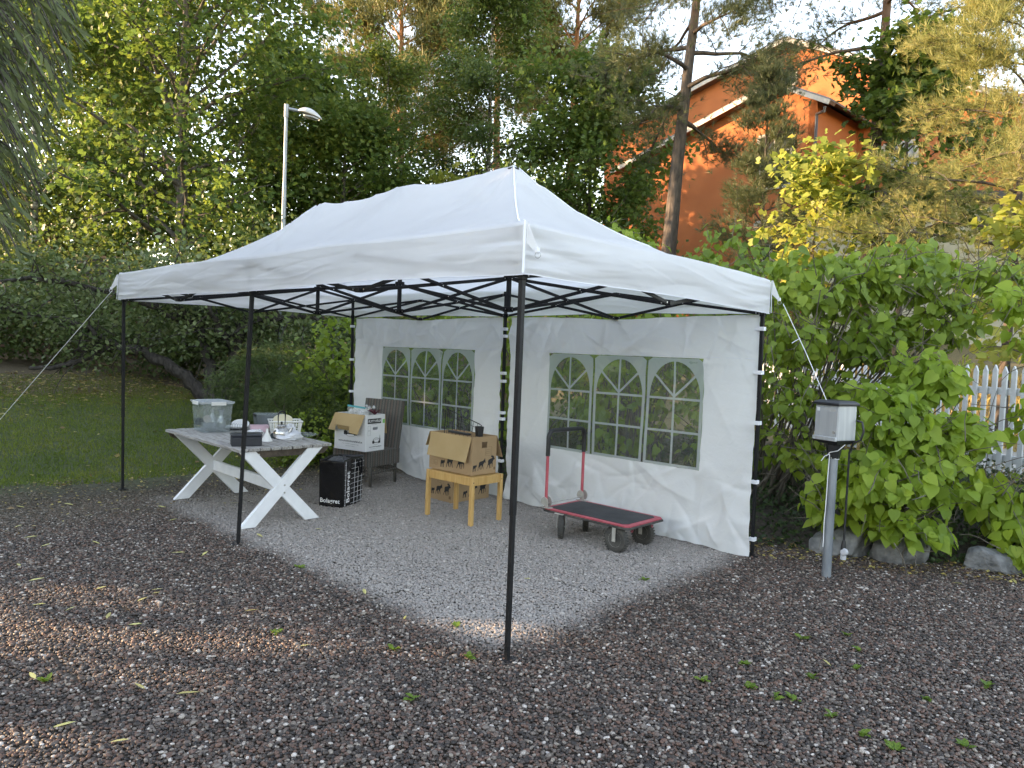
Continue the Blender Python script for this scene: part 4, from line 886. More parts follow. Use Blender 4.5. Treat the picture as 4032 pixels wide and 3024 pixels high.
# ================================================================== terrain
def sst(t): t = np.clip(t, 0, 1); return t*t*(3-2*t)
def bed_e(x, y): return np.minimum((x-3.4)*.894+(y-.3)*.447, x-3.42)
def HGT(x, y):
    x = np.asarray(x, float); y = np.asarray(y, float)
    e = bed_e(x, y)
    hr = .20*sst(e/.7)+.20*sst((e-.7)/2.5)+np.minimum(.21*np.maximum(0, e-8.5), 5.0)
    q = np.maximum(0, y-7.2+.15*np.minimum(x, 3)); hl = .11*np.minimum(q, 4.5)+.05*np.clip(q-4.5, 0, 30)
    h = np.maximum(hr, hl)
    b = np.clip((np.hypot(x-1, y-1)-6)/6, 0, 1); return h + .10*b*fbm(x*.5, y*.5, 77)
def ground_mat():
    m, t, o = _new('ground_soil'); L = t.links.new
    p = N(t, 'ShaderNodeBsdfPrincipled'); p.inputs['Roughness'].default_value = .95; L(p.outputs[0], o.inputs[0])
    g = N(t, 'ShaderNodeNewGeometry'); sp_ = N(t, 'ShaderNodeSeparateXYZ'); L(g.outputs['Position'], sp_.inputs[0])
    nz = N(t, 'ShaderNodeTexNoise'); nz.inputs['Scale'].default_value = 1.3; nz.inputs['Detail'].default_value = 6; L(g.outputs['Position'], nz.inputs[0])
    n2 = N(t, 'ShaderNodeTexNoise'); n2.inputs['Scale'].default_value = 30; n2.inputs['Detail'].default_value = 6; L(g.outputs['Position'], n2.inputs[0])
    ad = N(t, 'ShaderNodeMath', operation='MULTIPLY_ADD'); ad.inputs[1].default_value = 1.6; L(nz.outputs[0], ad.inputs[0]); L(sp_.outputs[1], ad.inputs[2])
    mr = N(t, 'ShaderNodeMapRange'); mr.inputs[1].default_value = 6.4; mr.inputs[2].default_value = 7.6; L(ad.outputs[0], mr.inputs[0])
    soil = ramp(t, [(.3, (.035,.027,.020)), (.7, (.085,.066,.048))], n2.outputs[0]); grass = ramp(t, [(.3, (.030,.050,.012)), (.7, (.075,.085,.028))], n2.outputs[0])
    mx = N(t, 'ShaderNodeMix', data_type='RGBA'); L(mr.outputs[0], mx.inputs[0]); L(soil, mx.inputs[6]); L(grass, mx.inputs[7])
    # leaf-littered bank beyond the lawn
    m2 = N(t, 'ShaderNodeMapRange'); m2.inputs[1].default_value = 12.2; m2.inputs[2].default_value = 14.0; L(ad.outputs[0], m2.inputs[0])
    lit = ramp(t, [(.3, (.06,.042,.024)), (.7, (.16,.115,.06))], n2.outputs[0])
    m3 = N(t, 'ShaderNodeMix', data_type='RGBA'); L(m2.outputs[0], m3.inputs[0]); L(mx.outputs[2], m3.inputs[6]); L(lit, m3.inputs[7])
    m4 = N(t, 'ShaderNodeMapRange'); m4.inputs[1].default_value = 8.2; m4.inputs[2].default_value = 9.4; L(sp_.outputs[0], m4.inputs[0])
    tan = ramp(t, [(.3, (.10,.085,.035)), (.7, (.26,.19,.085))], n2.outputs[0])
    m5 = N(t, 'ShaderNodeMix', data_type='RGBA'); L(m4.outputs[0], m5.inputs[0]); L(m3.outputs[2], m5.inputs[6]); L(tan, m5.inputs[7])
    L(m5.outputs[2], p.inputs['Base Color'])
    bp = N(t, 'ShaderNodeBump'); bp.inputs['Strength'].default_value = .6; bp.inputs['Distance'].default_value = .03; L(n2.outputs[0], bp.inputs['Height']); L(bp.outputs[0], p.inputs['Normal'])
    return m
def axis(c, near, far): 
    a = np.concatenate([np.linspace(-far, c-near, 26)[:-1], np.linspace(c-near, c+near, 150), np.linspace(c+near, far, 26)[1:]]); return a
gx, gy = axis(3, 17, 220), axis(6, 17, 220); GXm, GYm = np.meshgrid(gx, gy, indexing='ij')
A = np.stack([GXm, GYm, HGT(GXm, GYm)-.004], -1); mI, nI = GXm.shape
idx = np.arange(mI*nI).reshape(mI, nI)
me = npmesh('ground', A.reshape(-1, 3), np.stack([idx[:-1,:-1], idx[1:,:-1], idx[1:,1:], idx[:-1,1:]], -1).reshape(-1, 4)); smooth(me)
o = link('ground', me, None, ground_mat()); tag(o, None, kind='structure')
# pale gravel path beyond the picket fence
m_path = M('pale_path_gravel', (.30,.28,.25), (.50,.48,.45), 24, .9, bump=.5, bscale=70)
# lies on the ground, following it, out beyond the fence
FA, FB = np.array([7.26, -1.06]), np.array([10.45, 2.99]); FD = (FB-FA)/np.linalg.norm(FB-FA); FN = np.array([FD[1], -FD[0]])
s_ = np.linspace(-9, 7, 60); w_ = np.linspace(.5, 2.9, 12)
P = FA+FD*s_[:, None, None]+FN*(w_[None, :, None]+.15*vnoise(s_*1.5, 0*s_, 5)[:, None, None])
A = np.concatenate([P, (HGT(P[..., 0], P[..., 1])+.02)[..., None]], -1); mb = MB(); mb.grid(A); o = part('path', mb, m_path, None, sm=180); tag(o, None, kind='structure')

# ================================================================== gravel (stuff, tiles of real pebbles)
def gravel_mat():
    m, t, o = _new('gravel_stone'); L = t.links.new
    p = N(t, 'ShaderNodeBsdfPrincipled'); L(p.outputs[0], o.inputs[0])
    g = N(t, 'ShaderNodeNewGeometry'); oi = N(t, 'ShaderNodeObjectInfo')
    ad = N(t, 'ShaderNodeMath', operation='ADD'); L(g.outputs['Random Per Island'], ad.inputs[0]); L(oi.outputs['Random'], ad.inputs[1])
    fr = N(t, 'ShaderNodeMath', operation='FRACT'); L(ad.outputs[0], fr.inputs[0])
    c = ramp(t, [(0, (0.0265,0.0228,0.0214)), (.22, (0.0530,0.0418,0.0356)), (.42, (0.0816,0.0599,0.0481)), (.52, (0.1071,0.0608,0.0445)), (.68, (0.1581,0.0893,0.0659)), (.76, (0.1204,0.0950,0.0801)), (.88, (0.1734,0.1396,0.1157)), (.96, (0.2754,0.2280,0.1869)), (.993, (0.4692,0.4180,0.3738))], fr.outputs[0])
    n = N(t, 'ShaderNodeTexNoise'); n.inputs['Scale'].default_value = 130; n.inputs['Detail'].default_value = 4; L(g.outputs['Position'], n.inputs[0])
    sp2 = ramp(t, [(.35, (.72,.72,.72)), (.65, (1.25,1.25,1.25))], n.outputs[0])
    mu = N(t, 'ShaderNodeMix', data_type='RGBA', blend_type='MULTIPLY'); mu.inputs[0].default_value = 1; L(c, mu.inputs[6]); L(sp2, mu.inputs[7])
    # stones under the roof are dry and dusty, the rest are still wet from rain
    sx = N(t, 'ShaderNodeSeparateXYZ'); L(g.outputs['Position'], sx.inputs[0])
    nb = N(t, 'ShaderNodeTexNoise'); nb.inputs['Scale'].default_value = 2.2; nb.inputs['Detail'].default_value = 5; L(g.outputs['Position'], nb.inputs[0])
    def edge(sock, at, sgn, w):
        a = N(t, 'ShaderNodeMath', operation='MULTIPLY_ADD'); a.inputs[1].default_value = .34; a.inputs[2].default_value = -.17; L(nb.outputs[0], a.inputs[0])
        b = N(t, 'ShaderNodeMath', operation='ADD'); L(a.outputs[0], b.inputs[0]); L(sock, b.inputs[1])
        r = N(t, 'ShaderNodeMapRange'); r.interpolation_type = 'SMOOTHSTEP'; r.inputs[1].default_value = at-w*sgn; r.inputs[2].default_value = at+w*sgn; L(b.outputs[0], r.inputs[0]); return r.outputs[0]
    ms = [edge(sx.outputs[0], .03, 1, .16), edge(sx.outputs[0], 3.1, -1, .15), edge(sx.outputs[1], .10, 1, .16), edge(sx.outputs[1], 5.2, -1, .5)]
    q = ms[0]
    for k in ms[1:]:
        mm = N(t, 'ShaderNodeMath', operation='MULTIPLY'); L(q, mm.inputs[0]); L(k, mm.inputs[1]); q = mm.outputs[0]
    dry = N(t, 'ShaderNodeMix', data_type='RGBA'); dry.inputs[0].default_value = .58; L(mu.outputs[2], dry.inputs[6]); dry.inputs[7].default_value = (.44,.405,.375,1)
    # brownish moss and litter towards the lawn
    er = N(t, 'ShaderNodeMapRange'); er.inputs[1].default_value = 4.0; er.inputs[2].default_value = 6.2; L(sx.outputs[1], er.inputs[0])
    e2 = N(t, 'ShaderNodeMath', operation='MULTIPLY'); L(er.outputs[0], e2.inputs[0]); e2.inputs[1].default_value = .75
    fin = N(t, 'ShaderNodeMix', data_type='RGBA'); L(q, fin.inputs[0]); L(mu.outputs[2], fin.inputs[6]); L(dry.outputs[2], fin.inputs[7])
    f2 = N(t, 'ShaderNodeMix', data_type='RGBA'); L(e2.outputs[0], f2.inputs[0]); L(fin.outputs[2], f2.inputs[6]); f2.inputs[7].default_value = (.105,.088,.055,1)
    L(f2.outputs[2], p.inputs['Base Color'])
    rr = N(t, 'ShaderNodeMapRange'); rr.inputs[3].default_value = .5; rr.inputs[4].default_value = .9; L(q, rr.inputs[0]); L(rr.outputs[0], p.inputs['Roughness'])
    p.inputs['Specular IOR Level'].default_value = .3
    return m
m_gravel = gravel_mat()
import bmesh
bm = bmesh.new(); bmesh.ops.create_icosphere(bm, subdivisions=2, radius=1.0); bm.verts.ensure_lookup_table()
ICO_V = np.array([v.co[:] for v in bm.verts]); ICO_F = np.array([[v.index for v in f.verts] for f in bm.faces]); bm.free()
bm = bmesh.new(); bmesh.ops.create_icosphere(bm, subdivisions=1, radius=1.0)
ICO0_V = np.array([v.co[:] for v in bm.verts]); ICO0_F = np.array([[v.index for v in f.verts] for f in bm.faces]); bm.free()
def rand_rot(n, rng):
    q = rng.normal(size=(n, 4)); q /= np.linalg.norm(q, axis=1)[:, None]; a, b, c, d = q.T
    return np.stack([np.stack([1-2*(c*c+d*d), 2*(b*c-a*d), 2*(b*d+a*c)], -1), np.stack([2*(b*c+a*d), 1-2*(b*b+d*d), 2*(c*d-a*b)], -1), np.stack([2*(b*d-a*c), 2*(c*d+a*b), 1-2*(b*b+c*c)], -1)], 1)
TILE = .5
def pebble_tile(n, seed, fine=True):
    rng = np.random.default_rng(seed); V0_, F0_ = (ICO_V, ICO_F) if fine else (ICO0_V, ICO0_F)
    k = len(V0_); r = np.clip(rng.lognormal(math.log(.0082), .25, n), .0045, .015)
    # jittered grid keeps the bed even
    g = int(math.ceil(math.sqrt(n))); ij = rng.permutation(g*g)[:n]; x = ((ij % g)+rng.uniform(.0, 1., n))/g*TILE; y = ((ij//g)+rng.uniform(.0, 1., n))/g*TILE
    sh = np.stack([rng.uniform(.85, 1.5, n), rng.uniform(.75, 1.05, n), rng.uniform(.5, .8, n)], -1)
    V = np.repeat(V0_[None], n, 0)
    dirs = rng.normal(size=(n, 5, 3)); dirs /= np.linalg.norm(dirs, axis=2)[..., None]
    dd = np.einsum('nvi,nki->nvk', V, dirs); cut = rng.uniform(.62, .9, (n, 1, 5))      # chip planes off each stone
    V = V*(1-np.clip(dd-cut, 0, 1).max(-1)[..., None]*.8)
    V = V*sh[:, None]*r[:, None, None]
    a = rng.uniform(0, 2*np.pi, n); tl_ = rng.normal(0, .3, n)
    ca, sa = np.cos(a), np.sin(a); ct, st_ = np.cos(tl_), np.sin(tl_)
    R1 = np.zeros((n, 3, 3)); R1[:, 0, 0] = 1; R1[:, 1, 1] = ct; R1[:, 1, 2] = -st_; R1[:, 2, 1] = st_; R1[:, 2, 2] = ct
    R2 = np.zeros((n, 3, 3)); R2[:, 2, 2] = 1; R2[:, 0, 0] = ca; R2[:, 0, 1] = -sa; R2[:, 1, 0] = sa; R2[:, 1, 1] = ca
    V = np.einsum('nij,nvj->nvi', np.einsum('nij,njk->nik', R2, R1), V)
    z = rng.uniform(-.004, .008, n)
    V += np.stack([x-TILE/2, y-TILE/2, z], -1)[:, None]
    Fs = F0_[None]+(np.arange(n)*k)[:, None, None]
    me = npmesh('gravel_tile', V.reshape(-1, 3), Fs.reshape(-1, 3)); smooth(me); me.materials.append(m_gravel); return me
tiles = [pebble_tile(1150, 100+i, True) for i in range(3)]+[pebble_tile(400, 110+i, True) for i in range(2)]+[pebble_tile(90, 115, True)]
gcol = bpy.data.collections.new('gravel_tiles')
for i, me in enumerate(tiles):
    ob = bpy.data.objects.new('gravel_tile_%d' % i, me); gcol.objects.link(ob)
pts, rots, ids = [], [], []
for x in np.arange(-6.0, 5.6, TILE):
    for y in np.arange(-5.0, 8.1, TILE):
        e = float(bed_e(x, y)); d = math.hypot(x-CAM[0], y-CAM[1])
        if e > .45: continue
        yl = y+float(vnoise(x*.7, y*.7, 3))*1.2
        if yl > 6.7: continue
        idt = random.choice((0,1,2)) if yl < 5.0 and e < 0 else (random.choice((3,4)) if yl < 6.0 else 5)
        pts.append((x+random.uniform(-.02,.02), y+random.uniform(-.02,.02), .003+random.uniform(-.001,.001))); rots.append((0,0,random.choice((0,1,2,3))*math.pi/2)); ids.append(idt)
        if yl < 5.0 and e < 0: pts.append((x+.25, y+.25, -.004)); rots.append((0,0,random.choice((0,1,2,3))*math.pi/2)); ids.append(random.choice((3,4)))
me = bpy.data.meshes.new('gravel'); me.from_pydata(pts, [], [])
at = me.attributes.new('rot', 'FLOAT_VECTOR', 'POINT'); at.data.foreach_set('vector', np.array(rots, np.float32).ravel())
at = me.attributes.new('tid', 'INT', 'POINT'); at.data.foreach_set('value', np.array(ids, np.int32))
me.materials.append(m_gravel)
gobj = link('gravel', me); tag(gobj, 'small wet multicoloured gravel stones covering the yard', 'gravel', kind='stuff')
ng = bpy.data.node_groups.new('scatter_tiles', 'GeometryNodeTree')
ng.interface.new_socket('Geometry', in_out='INPUT', socket_type='NodeSocketGeometry'); ng.interface.new_socket('Geometry', in_out='OUTPUT', socket_type='NodeSocketGeometry')
gi = ng.nodes.new('NodeGroupInput'); go = ng.nodes.new('NodeGroupOutput'); ip = ng.nodes.new('GeometryNodeInstanceOnPoints'); ci = ng.nodes.new('GeometryNodeCollectionInfo')
ci.inputs['Collection'].default_value = gcol; ci.inputs['Separate Children'].default_value = True; ci.inputs['Reset Children'].default_value = True
ra = ng.nodes.new('GeometryNodeInputNamedAttribute'); ra.data_type = 'FLOAT_VECTOR'; ra.inputs[0].default_value = 'rot'
ia = ng.nodes.new('GeometryNodeInputNamedAttribute'); ia.data_type = 'INT'; ia.inputs[0].default_value = 'tid'
e2r = ng.nodes.new('FunctionNodeEulerToRotation'); lk = ng.links.new
lk(gi.outputs[0], ip.inputs['Points']); lk(ci.outputs[0], ip.inputs['Instance']); ip.inputs['Pick Instance'].default_value = True
lk(ia.outputs[0], ip.inputs['Instance Index']); lk(ra.outputs[0], e2r.inputs[0]); lk(e2r.outputs[0], ip.inputs['Rotation']); lk(ip.outputs[0], go.inputs[0])
gobj.modifiers.new('scatter', 'NODES').node_group = ng

# ================================================================== leaves, grass and trees
def unit(v): return v/np.maximum(np.linalg.norm(v, axis=-1, keepdims=True), 1e-9)
KITE = (np.array([(0,0,0),(.36,.42,.07),(0,1,0),(-.36,.42,.07)], float), np.array([(0,1,2),(0,2,3)]))
NARROW = (np.array([(0,0,0),(.08,.3,.01),(.07,.65,-.05),(0,1,-.16),(-.07,.65,-.05),(-.08,.3,.01)], float), np.array([(0,1,5),(1,2,4),(1,4,5),(2,3,4)]))
HEART = (np.array([(0,0,0),(0,.5,-.03),(0,1,-.10),(.20,-.09,.03),(.43,.12,.08),(.41,.42,.07),(.20,.76,-.01),(-.20,-.09,.03),(-.43,.12,.08),(-.41,.42,.07),(-.20,.76,-.01)], float),
         np.array([(0,3,4),(0,4,1),(1,4,5),(1,5,6),(1,6,2),(0,8,7),(0,1,8),(1,9,8),(1,10,9),(1,2,10)]))
MAPLE = (np.array([(0,0,0),(.50,.20,.06),(.24,.42,.02),(.46,.74,.06),(0,1,-.02),(-.46,.74,.06),(-.24,.42,.02),(-.50,.20,.06)], float), np.array([(0,1,2),(0,2,3),(0,3,4),(0,4,5),(0,5,6),(0,6,7)]))
OVAL = (np.array([(0,0,0),(.26,.25,.06),(.28,.6,.06),(0,1,-.08),(-.28,.6,.06),(-.26,.25,.06),(0,.45,-.02)], float), np.array([(6,0,1),(6,1,2),(6,2,3),(6,3,4),(6,4,5),(6,5,0)]))
def tuft_template(k=9, seed=0, spread=.75, w=.05):
    rng = np.random.default_rng(seed); V, Fs = [], []
    for i in range(k):
        a = rng.uniform(0, 2*np.pi); s = rng.uniform(.15, spread); d = unit(np.array([math.sin(a)*s, 1-s*.45, math.cos(a)*s])); l = rng.uniform(.6, 1.)
        o_ = np.array([0, rng.uniform(0, .35), 0]); sd = unit(np.cross(d, rng.normal(size=3)))*w
        V += [o_-sd, o_+sd, o_+d*l]; Fs.append((3*i, 3*i+1, 3*i+2))
    return np.array(V), np.array(Fs)
TUFT = tuft_template(8, 1, .85, .048)
TUFTN = tuft_template(15, 2, .85, .020)
TUFTS = (id(TUFT), id(TUFTN))
def leaf_arrays(P, tip, nrm, size, tpl):
    V0_, F0_ = tpl; n, k = len(P), len(V0_)
    tip = unit(tip); nrm = unit(nrm-tip*(nrm*tip).sum(-1, keepdims=True)); sd = np.cross(tip, nrm)
    s = np.asarray(size).reshape(n, 1, 1)
    V = P[:, None]+s*(V0_[None, :, 0:1]*sd[:, None]+V0_[None, :, 1:2]*tip[:, None]+V0_[None, :, 2:3]*nrm[:, None])
    return V.reshape(-1, 3), (F0_[None]+(np.arange(n)*k)[:, None, None]).reshape(-1, F0_.shape[1])
def leaf_mesh(name, P, tip, nrm, size, tpl): return npmesh(name, *leaf_arrays(P, tip, nrm, size, tpl))
def tubes_mesh(name, branches, n=6):
    VV, FF, b = [], [], 0
    for pts_, rad_ in branches:
        pts_ = np.asarray(pts_, float); m = len(pts_); d = np.gradient(pts_, axis=0); d = unit(d)
        ref = np.cross(d, np.array([.3, .2, .93])); bad = np.linalg.norm(ref, axis=1) < .1
        ref[bad] = np.cross(d[bad], np.array([1., 0, 0])); ref = unit(ref); u = np.cross(d, ref)
        a = np.linspace(0, 2*np.pi, n, endpoint=False)
        V = pts_[:, None]+np.asarray(rad_)[:, None, None]*(ref[:, None]*np.cos(a)[None, :, None]+u[:, None]*np.sin(a)[None, :, None])
        i = np.arange(m-1)[:, None]*n; k = np.arange(n)[None]; k2 = (k+1) % n
        FF.append((np.stack([i+k, i+k2, i+n+k2, i+n+k], -1).reshape(-1, 4)+b)); VV.append(V.reshape(-1, 3)); b += m*n
    me = npmesh(name, np.concatenate(VV), np.concatenate(FF)); smooth(me); return me
def path(p, d, length, n, droop, wander, rng, up=0.):
    P = [np.array(p, float)]; d = unit(np.array(d, float)); st_ = length/n
    for i in range(n):
        d = unit(d+rng.normal(0, wander, 3)+np.array([0, 0, up-droop*(i/n)])); P.append(P[-1]+d*st_)
    return np.array(P)
def bark(name, a, b, scale=9, top=None, z0=0, z1=1, bump=.7):
    m, t, o = _new(name); L = t.links.new
    p = N(t, 'ShaderNodeBsdfPrincipled'); p.inputs['Roughness'].default_value = .9; L(p.outputs[0], o.inputs[0])
    g = N(t, 'ShaderNodeNewGeometry'); mp = N(t, 'ShaderNodeMapping'); mp.inputs['Scale'].default_value = (1,1,.35); L(g.outputs['Position'], mp.inputs[0])
    vo = N(t, 'ShaderNodeTexVoronoi'); vo.inputs['Scale'].default_value = scale; vo.feature = 'DISTANCE_TO_EDGE'; L(mp.outputs[0], vo.inputs[0])
    nz = N(t, 'ShaderNodeTexNoise'); nz.inputs['Scale'].default_value = scale*1.4; nz.inputs['Detail'].default_value = 6; L(mp.outputs[0], nz.inputs[0])
    c = ramp(t, [(.3, a), (.7, b)], nz.outputs[0])
    if top:
        c2 = ramp(t, [(.3, top[0]), (.7, top[1])], nz.outputs[0]); sz = N(t, 'ShaderNodeSeparateXYZ'); L(g.outputs['Position'], sz.inputs[0])
        mr = N(t, 'ShaderNodeMapRange'); mr.inputs[1].default_value = z0; mr.inputs[2].default_value = z1; L(sz.outputs[2], mr.inputs[0])
        mx = N(t, 'ShaderNodeMix', data_type='RGBA'); L(mr.outputs[0], mx.inputs[0]); L(c, mx.inputs[6]); L(c2, mx.inputs[7]); c = mx.outputs[2]
    L(c, p.inputs['Base Color'])
    ad = N(t, 'ShaderNodeMath', operation='ADD'); L(vo.outputs[0], ad.inputs[0]); L(nz.outputs[0], ad.inputs[1])
    bp = N(t, 'ShaderNodeBump'); bp.inputs['Strength'].default_value = bump; bp.inputs['Distance'].default_value = .04; L(ad.outputs[0], bp.inputs['Height']); L(bp.outputs[0], p.inputs['Normal'])
    return m
def birch_bark():
    m, t, o = _new('birch_bark'); L = t.links.new
    p = N(t, 'ShaderNodeBsdfPrincipled'); p.inputs['Roughness'].default_value = .8; L(p.outputs[0], o.inputs[0])
    g = N(t, 'ShaderNodeNewGeometry'); mp = N(t, 'ShaderNodeMapping'); mp.inputs['Scale'].default_value = (1,1,3.5); L(g.outputs['Position'], mp.inputs[0])
    nz = N(t, 'ShaderNodeTexNoise'); nz.inputs['Scale'].default_value = 2.6; nz.inputs['Detail'].default_value = 5; L(mp.outputs[0], nz.inputs[0])
    L(ramp(t, [(.38, (.03,.028,.026)), (.46, (.16,.15,.14)), (.54, (.48,.46,.43))], nz.outputs[0]), p.inputs['Base Color']); return m
m_barkg = bark('grey_bark', (.05,.042,.035), (.13,.115,.098))
m_barkd = bark('apple_bark', (.022,.018,.015), (.085,.072,.062), 12)
m_barkp = bark('pine_bark', (.032,.026,.022), (.10,.078,.062), 8, ((.22,.10,.045), (.36,.17,.08)), 10., 15.)
m_birch = birch_bark(); m_stem = bark('lilac_stem', (.075,.06,.045), (.17,.145,.115), 20, bump=.3)
LM = {
 'maple': leafmat('maple_leaves', [(.030,.060,.014), (.046,.085,.018), (.068,.108,.022), (.115,.145,.028)], .45, tint=1.55, cscale=.35),
 'maple_dark': leafmat('dark_maple_leaves', [(.026,.050,.010), (.042,.075,.014), (.065,.10,.018)], .4, tint=1.5, cscale=.5),
 'maple_yellow': leafmat('yellow_maple_leaves', [(.11,.15,.030), (.16,.195,.040), (.22,.235,.05), (.29,.24,.05)], .5, tint=1.4),
 'birch': leafmat('birch_leaves', [(.030,.055,.014), (.045,.075,.018), (.07,.10,.022)], .42, tint=1.6, cscale=.5),
 'birch_light': leafmat('light_birch_leaves', [(.042,.075,.018), (.065,.10,.022), (.12,.145,.03)], .45, tint=1.5, cscale=.5),
 'pine': leafmat('pine_needles', [(.065,.072,.024), (.10,.105,.036), (.16,.15,.058)], .25, tint=1.4, cscale=.7),
 'pine_dark': leafmat('dark_pine_needles', [(.030,.042,.018), (.050,.064,.026), (.080,.092,.036)], .25, tint=1.3, cscale=.9),
 'pine_lit': leafmat('sunlit_pine_needles', [(.085,.10,.030), (.13,.145,.046), (.18,.175,.062), (.19,.13,.05)], .3, tint=1.4),  # low sunlight is put into the needle colour
 'willow': leafmat('willow_leaves', [(.034,.048,.018), (.060,.078,.028), (.10,.12,.045)], .35, tint=1.4),
 'apple': leafmat('apple_leaves', [(.030,.052,.016), (.055,.085,.026), (.10,.13,.05), (.19,.215,.12)], .3, tint=1.4, cscale=1.5),
 'lilac': leafmat('lilac_leaves', [(.050,.088,.014), (.09,.145,.018), (.135,.195,.024), (.20,.25,.034)], .4, tint=1.4, clump=.5, cscale=.8),
 'lilac_light': leafmat('light_lilac_leaves', [(.10,.17,.022), (.15,.22,.026), (.22,.28,.035)], .45, tint=1.5, clump=.5),
 'shrub': leafmat('shrub_leaves', [(.032,.055,.018), (.056,.085,.024), (.09,.12,.034)], .35, tint=1.5),
 'cover': leafmat('ground_cover_leaves', [(.014,.030,.010), (.026,.048,.014), (.045,.07,.018)], .3),
 'grass': leafmat('grass_blades', [(.048,.084,.010), (.076,.115,.014), (.115,.145,.020), (.19,.165,.05)], .35, tint=1.3, cscale=1.1, clump=.55),
 'dry': leafmat('dry_grass', [(.20,.14,.05), (.30,.22,.08), (.14,.13,.04)], .35),
 'litter': leafmat('fallen_leaves', [(.07,.045,.02), (.16,.10,.04), (.26,.20,.06), (.42,.36,.13)], .2),
 'yellow': leafmat('fallen_willow_leaves', [(.34,.30,.08), (.46,.42,.16), (.20,.14,.05)], .2),
}
def base_xy(px, d):
    p = dep(px, 1400, d); return float(p[0]), float(p[1])
def make_tree(name, label, px, d, height, r0, woodmat, leaf, tpl, size, n, group=None, nlimb=22, lo=.25, hi=.97, length=3., prof='round', ang=55, droop=.15,
              subs=5, sublen=.35, clump=.30, seed=1, lean=(0,0), top_bias=.25, xy=None, leafdrop=.2, minr=.012, fill=.25, cat='tree', n_tube=6, flat_=1.0):
    rng = np.random.default_rng(seed); x, y = xy or base_xy(px, d); z = float(HGT(x, y))-.05
    t = thing(name, label, cat, (x, y, z), 0, group)
    nseg = 14; tt = np.linspace(0, 1, nseg); wob = np.cumsum(rng.normal(0, .012*height/nseg*3, (nseg, 2)), 0)
    trunk = np.zeros((nseg, 3)); trunk[:, 2] = tt*height; trunk[:, :2] = np.array(lean)*(tt[:, None]*height)+wob*tt[:, None]
    tr_r = r0*(1-tt*.86)*(1+.5*np.exp(-tt*height/.35)); br = [(trunk, np.maximum(tr_r, minr))]; src = []; 
    for i in range(nlimb):
        f = lo+(hi-lo)*((i+rng.uniform(0, 1))/nlimb); p = np.array([np.interp(f, tt, trunk[:, k]) for k in range(3)]); rb = np.interp(f, tt, tr_r)
        g = (f-lo)/(hi-lo+1e-6)
        ln = length*{'round': math.sqrt(max(.08, 1-(2*g-.85)**2*.8)), 'cone': 1.08-g*.92, 'top': .45+.75*math.sin(math.pi*min(1, g*.75+.2)), 'flat': .75+.4*math.sin(math.pi*g)}[prof]*rng.uniform(.75, 1.2)
        az = i*2.39996+rng.uniform(-.5, .5); el = rad(90-ang)*(1 if prof != 'cone' else .6)+g*top_bias*1.5
        dr = np.array([math.cos(az)*math.cos(el), math.sin(az)*math.cos(el), math.sin(el)])
        L_ = path(p, dr, ln, 8, droop, .10, rng); rl = np.maximum(rb*.5*np.linspace(1, .12, 9), minr*.7); br.append((L_, rl))
        for k in range(subs):
            s = .25+.75*(k+rng.uniform(0, 1))/subs; q = np.array([np.interp(s*8, np.arange(9), L_[:, j]) for j in range(3)])
            sd = unit(L_[8]-L_[0])+rng.normal(0, .65, 3); sl = ln*sublen*rng.uniform(.6, 1.3)*(1.1-s*.4)
            S = path(q, sd, sl, 4, droop*1.2, .16, rng); br.append((S, np.maximum(np.linspace(rl[4]*.5, minr*.4, 5), minr*.4))); src.append(S)
        src.append(L_[4:])
    part('trunk', tubes_mesh('trunk', br, n_tube), woodmat, t)
    pts_ = np.concatenate([np.array([s_[np.minimum((q*(len(s_)-1)).astype(int), len(s_)-2)]+(s_[np.minimum((q*(len(s_)-1)).astype(int)+1, len(s_)-1)]-s_[np.minimum((q*(len(s_)-1)).astype(int), len(s_)-2)])*((q*(len(s_)-1)) % 1)[:, None] for q in [rng.uniform(.1, 1, 12)]][0]) for s_ in src])
    wt = rng.gamma(1.1, 1., len(pts_)); pick = rng.choice(len(pts_), n, p=wt/wt.sum())
    P = pts_[pick]+rng.normal(0, clump, (n, 3))*np.array([1, 1, .62*flat_])
    far = rng.random(n) < fill; P[far] += rng.normal(0, clump*1.3, (far.sum(), 3))
    c = P-np.array([0, 0, height*.5]); outw = unit(c*np.array([1, 1, .35]))
    if id(tpl) in TUFTS: tip = unit(outw*.7+np.array([0, 0, .55])+rng.normal(0, .45, (n, 3))); nr = rng.normal(0, 1, (n, 3))
    else: tip = unit(outw*.6+rng.normal(0, .7, (n, 3))-np.array([0, 0, leafdrop])); nr = unit(np.array([0, 0, .9])+outw*.5+rng.normal(0, .55, (n, 3)))
    sz = size*rng.uniform(.65, 1.25, n)
    me = leaf_mesh('crown', P, tip, nr, sz, tpl); part('crown', me, leaf, t); return t
# ================================================================== lamp, house, fence
def H1(x, y): return float(HGT(x, y))
m_lamp = M('lamp_post_paint', (.22,.25,.27), (.27,.30,.32), 6, .45, .3)
m_lhead = M('lamp_head_plastic', (.42,.44,.46), (.5,.52,.54), 6, .4)
x, y = base_xy(1103, 16.); lz = H1(x, y); top = dep(1103, 428, 16.)[2]-lz
lp = thing('street_lamp', 'grey street lamp with a shell-shaped head behind the tent', 'street lamp', (x, y, lz))
rt = Vector(RC[0]).normalized(); rt.z = 0; rt.normalize()
mb = MB(); mb.tube([(0,0,0),(0,0,top*.72)], .046, 14); mb.tube([(0,0,top*.72),(0,0,top*.74),(0,0,top)], [.046,.037,.037], 14); part('pole', mb, m_lamp, lp, sm=50)
mb = MB(); mb.tube([(0,0,top-.26),(0,0,top+.02)], .050, 14); part('sleeve', mb, m_lamp, lp, sm=50)
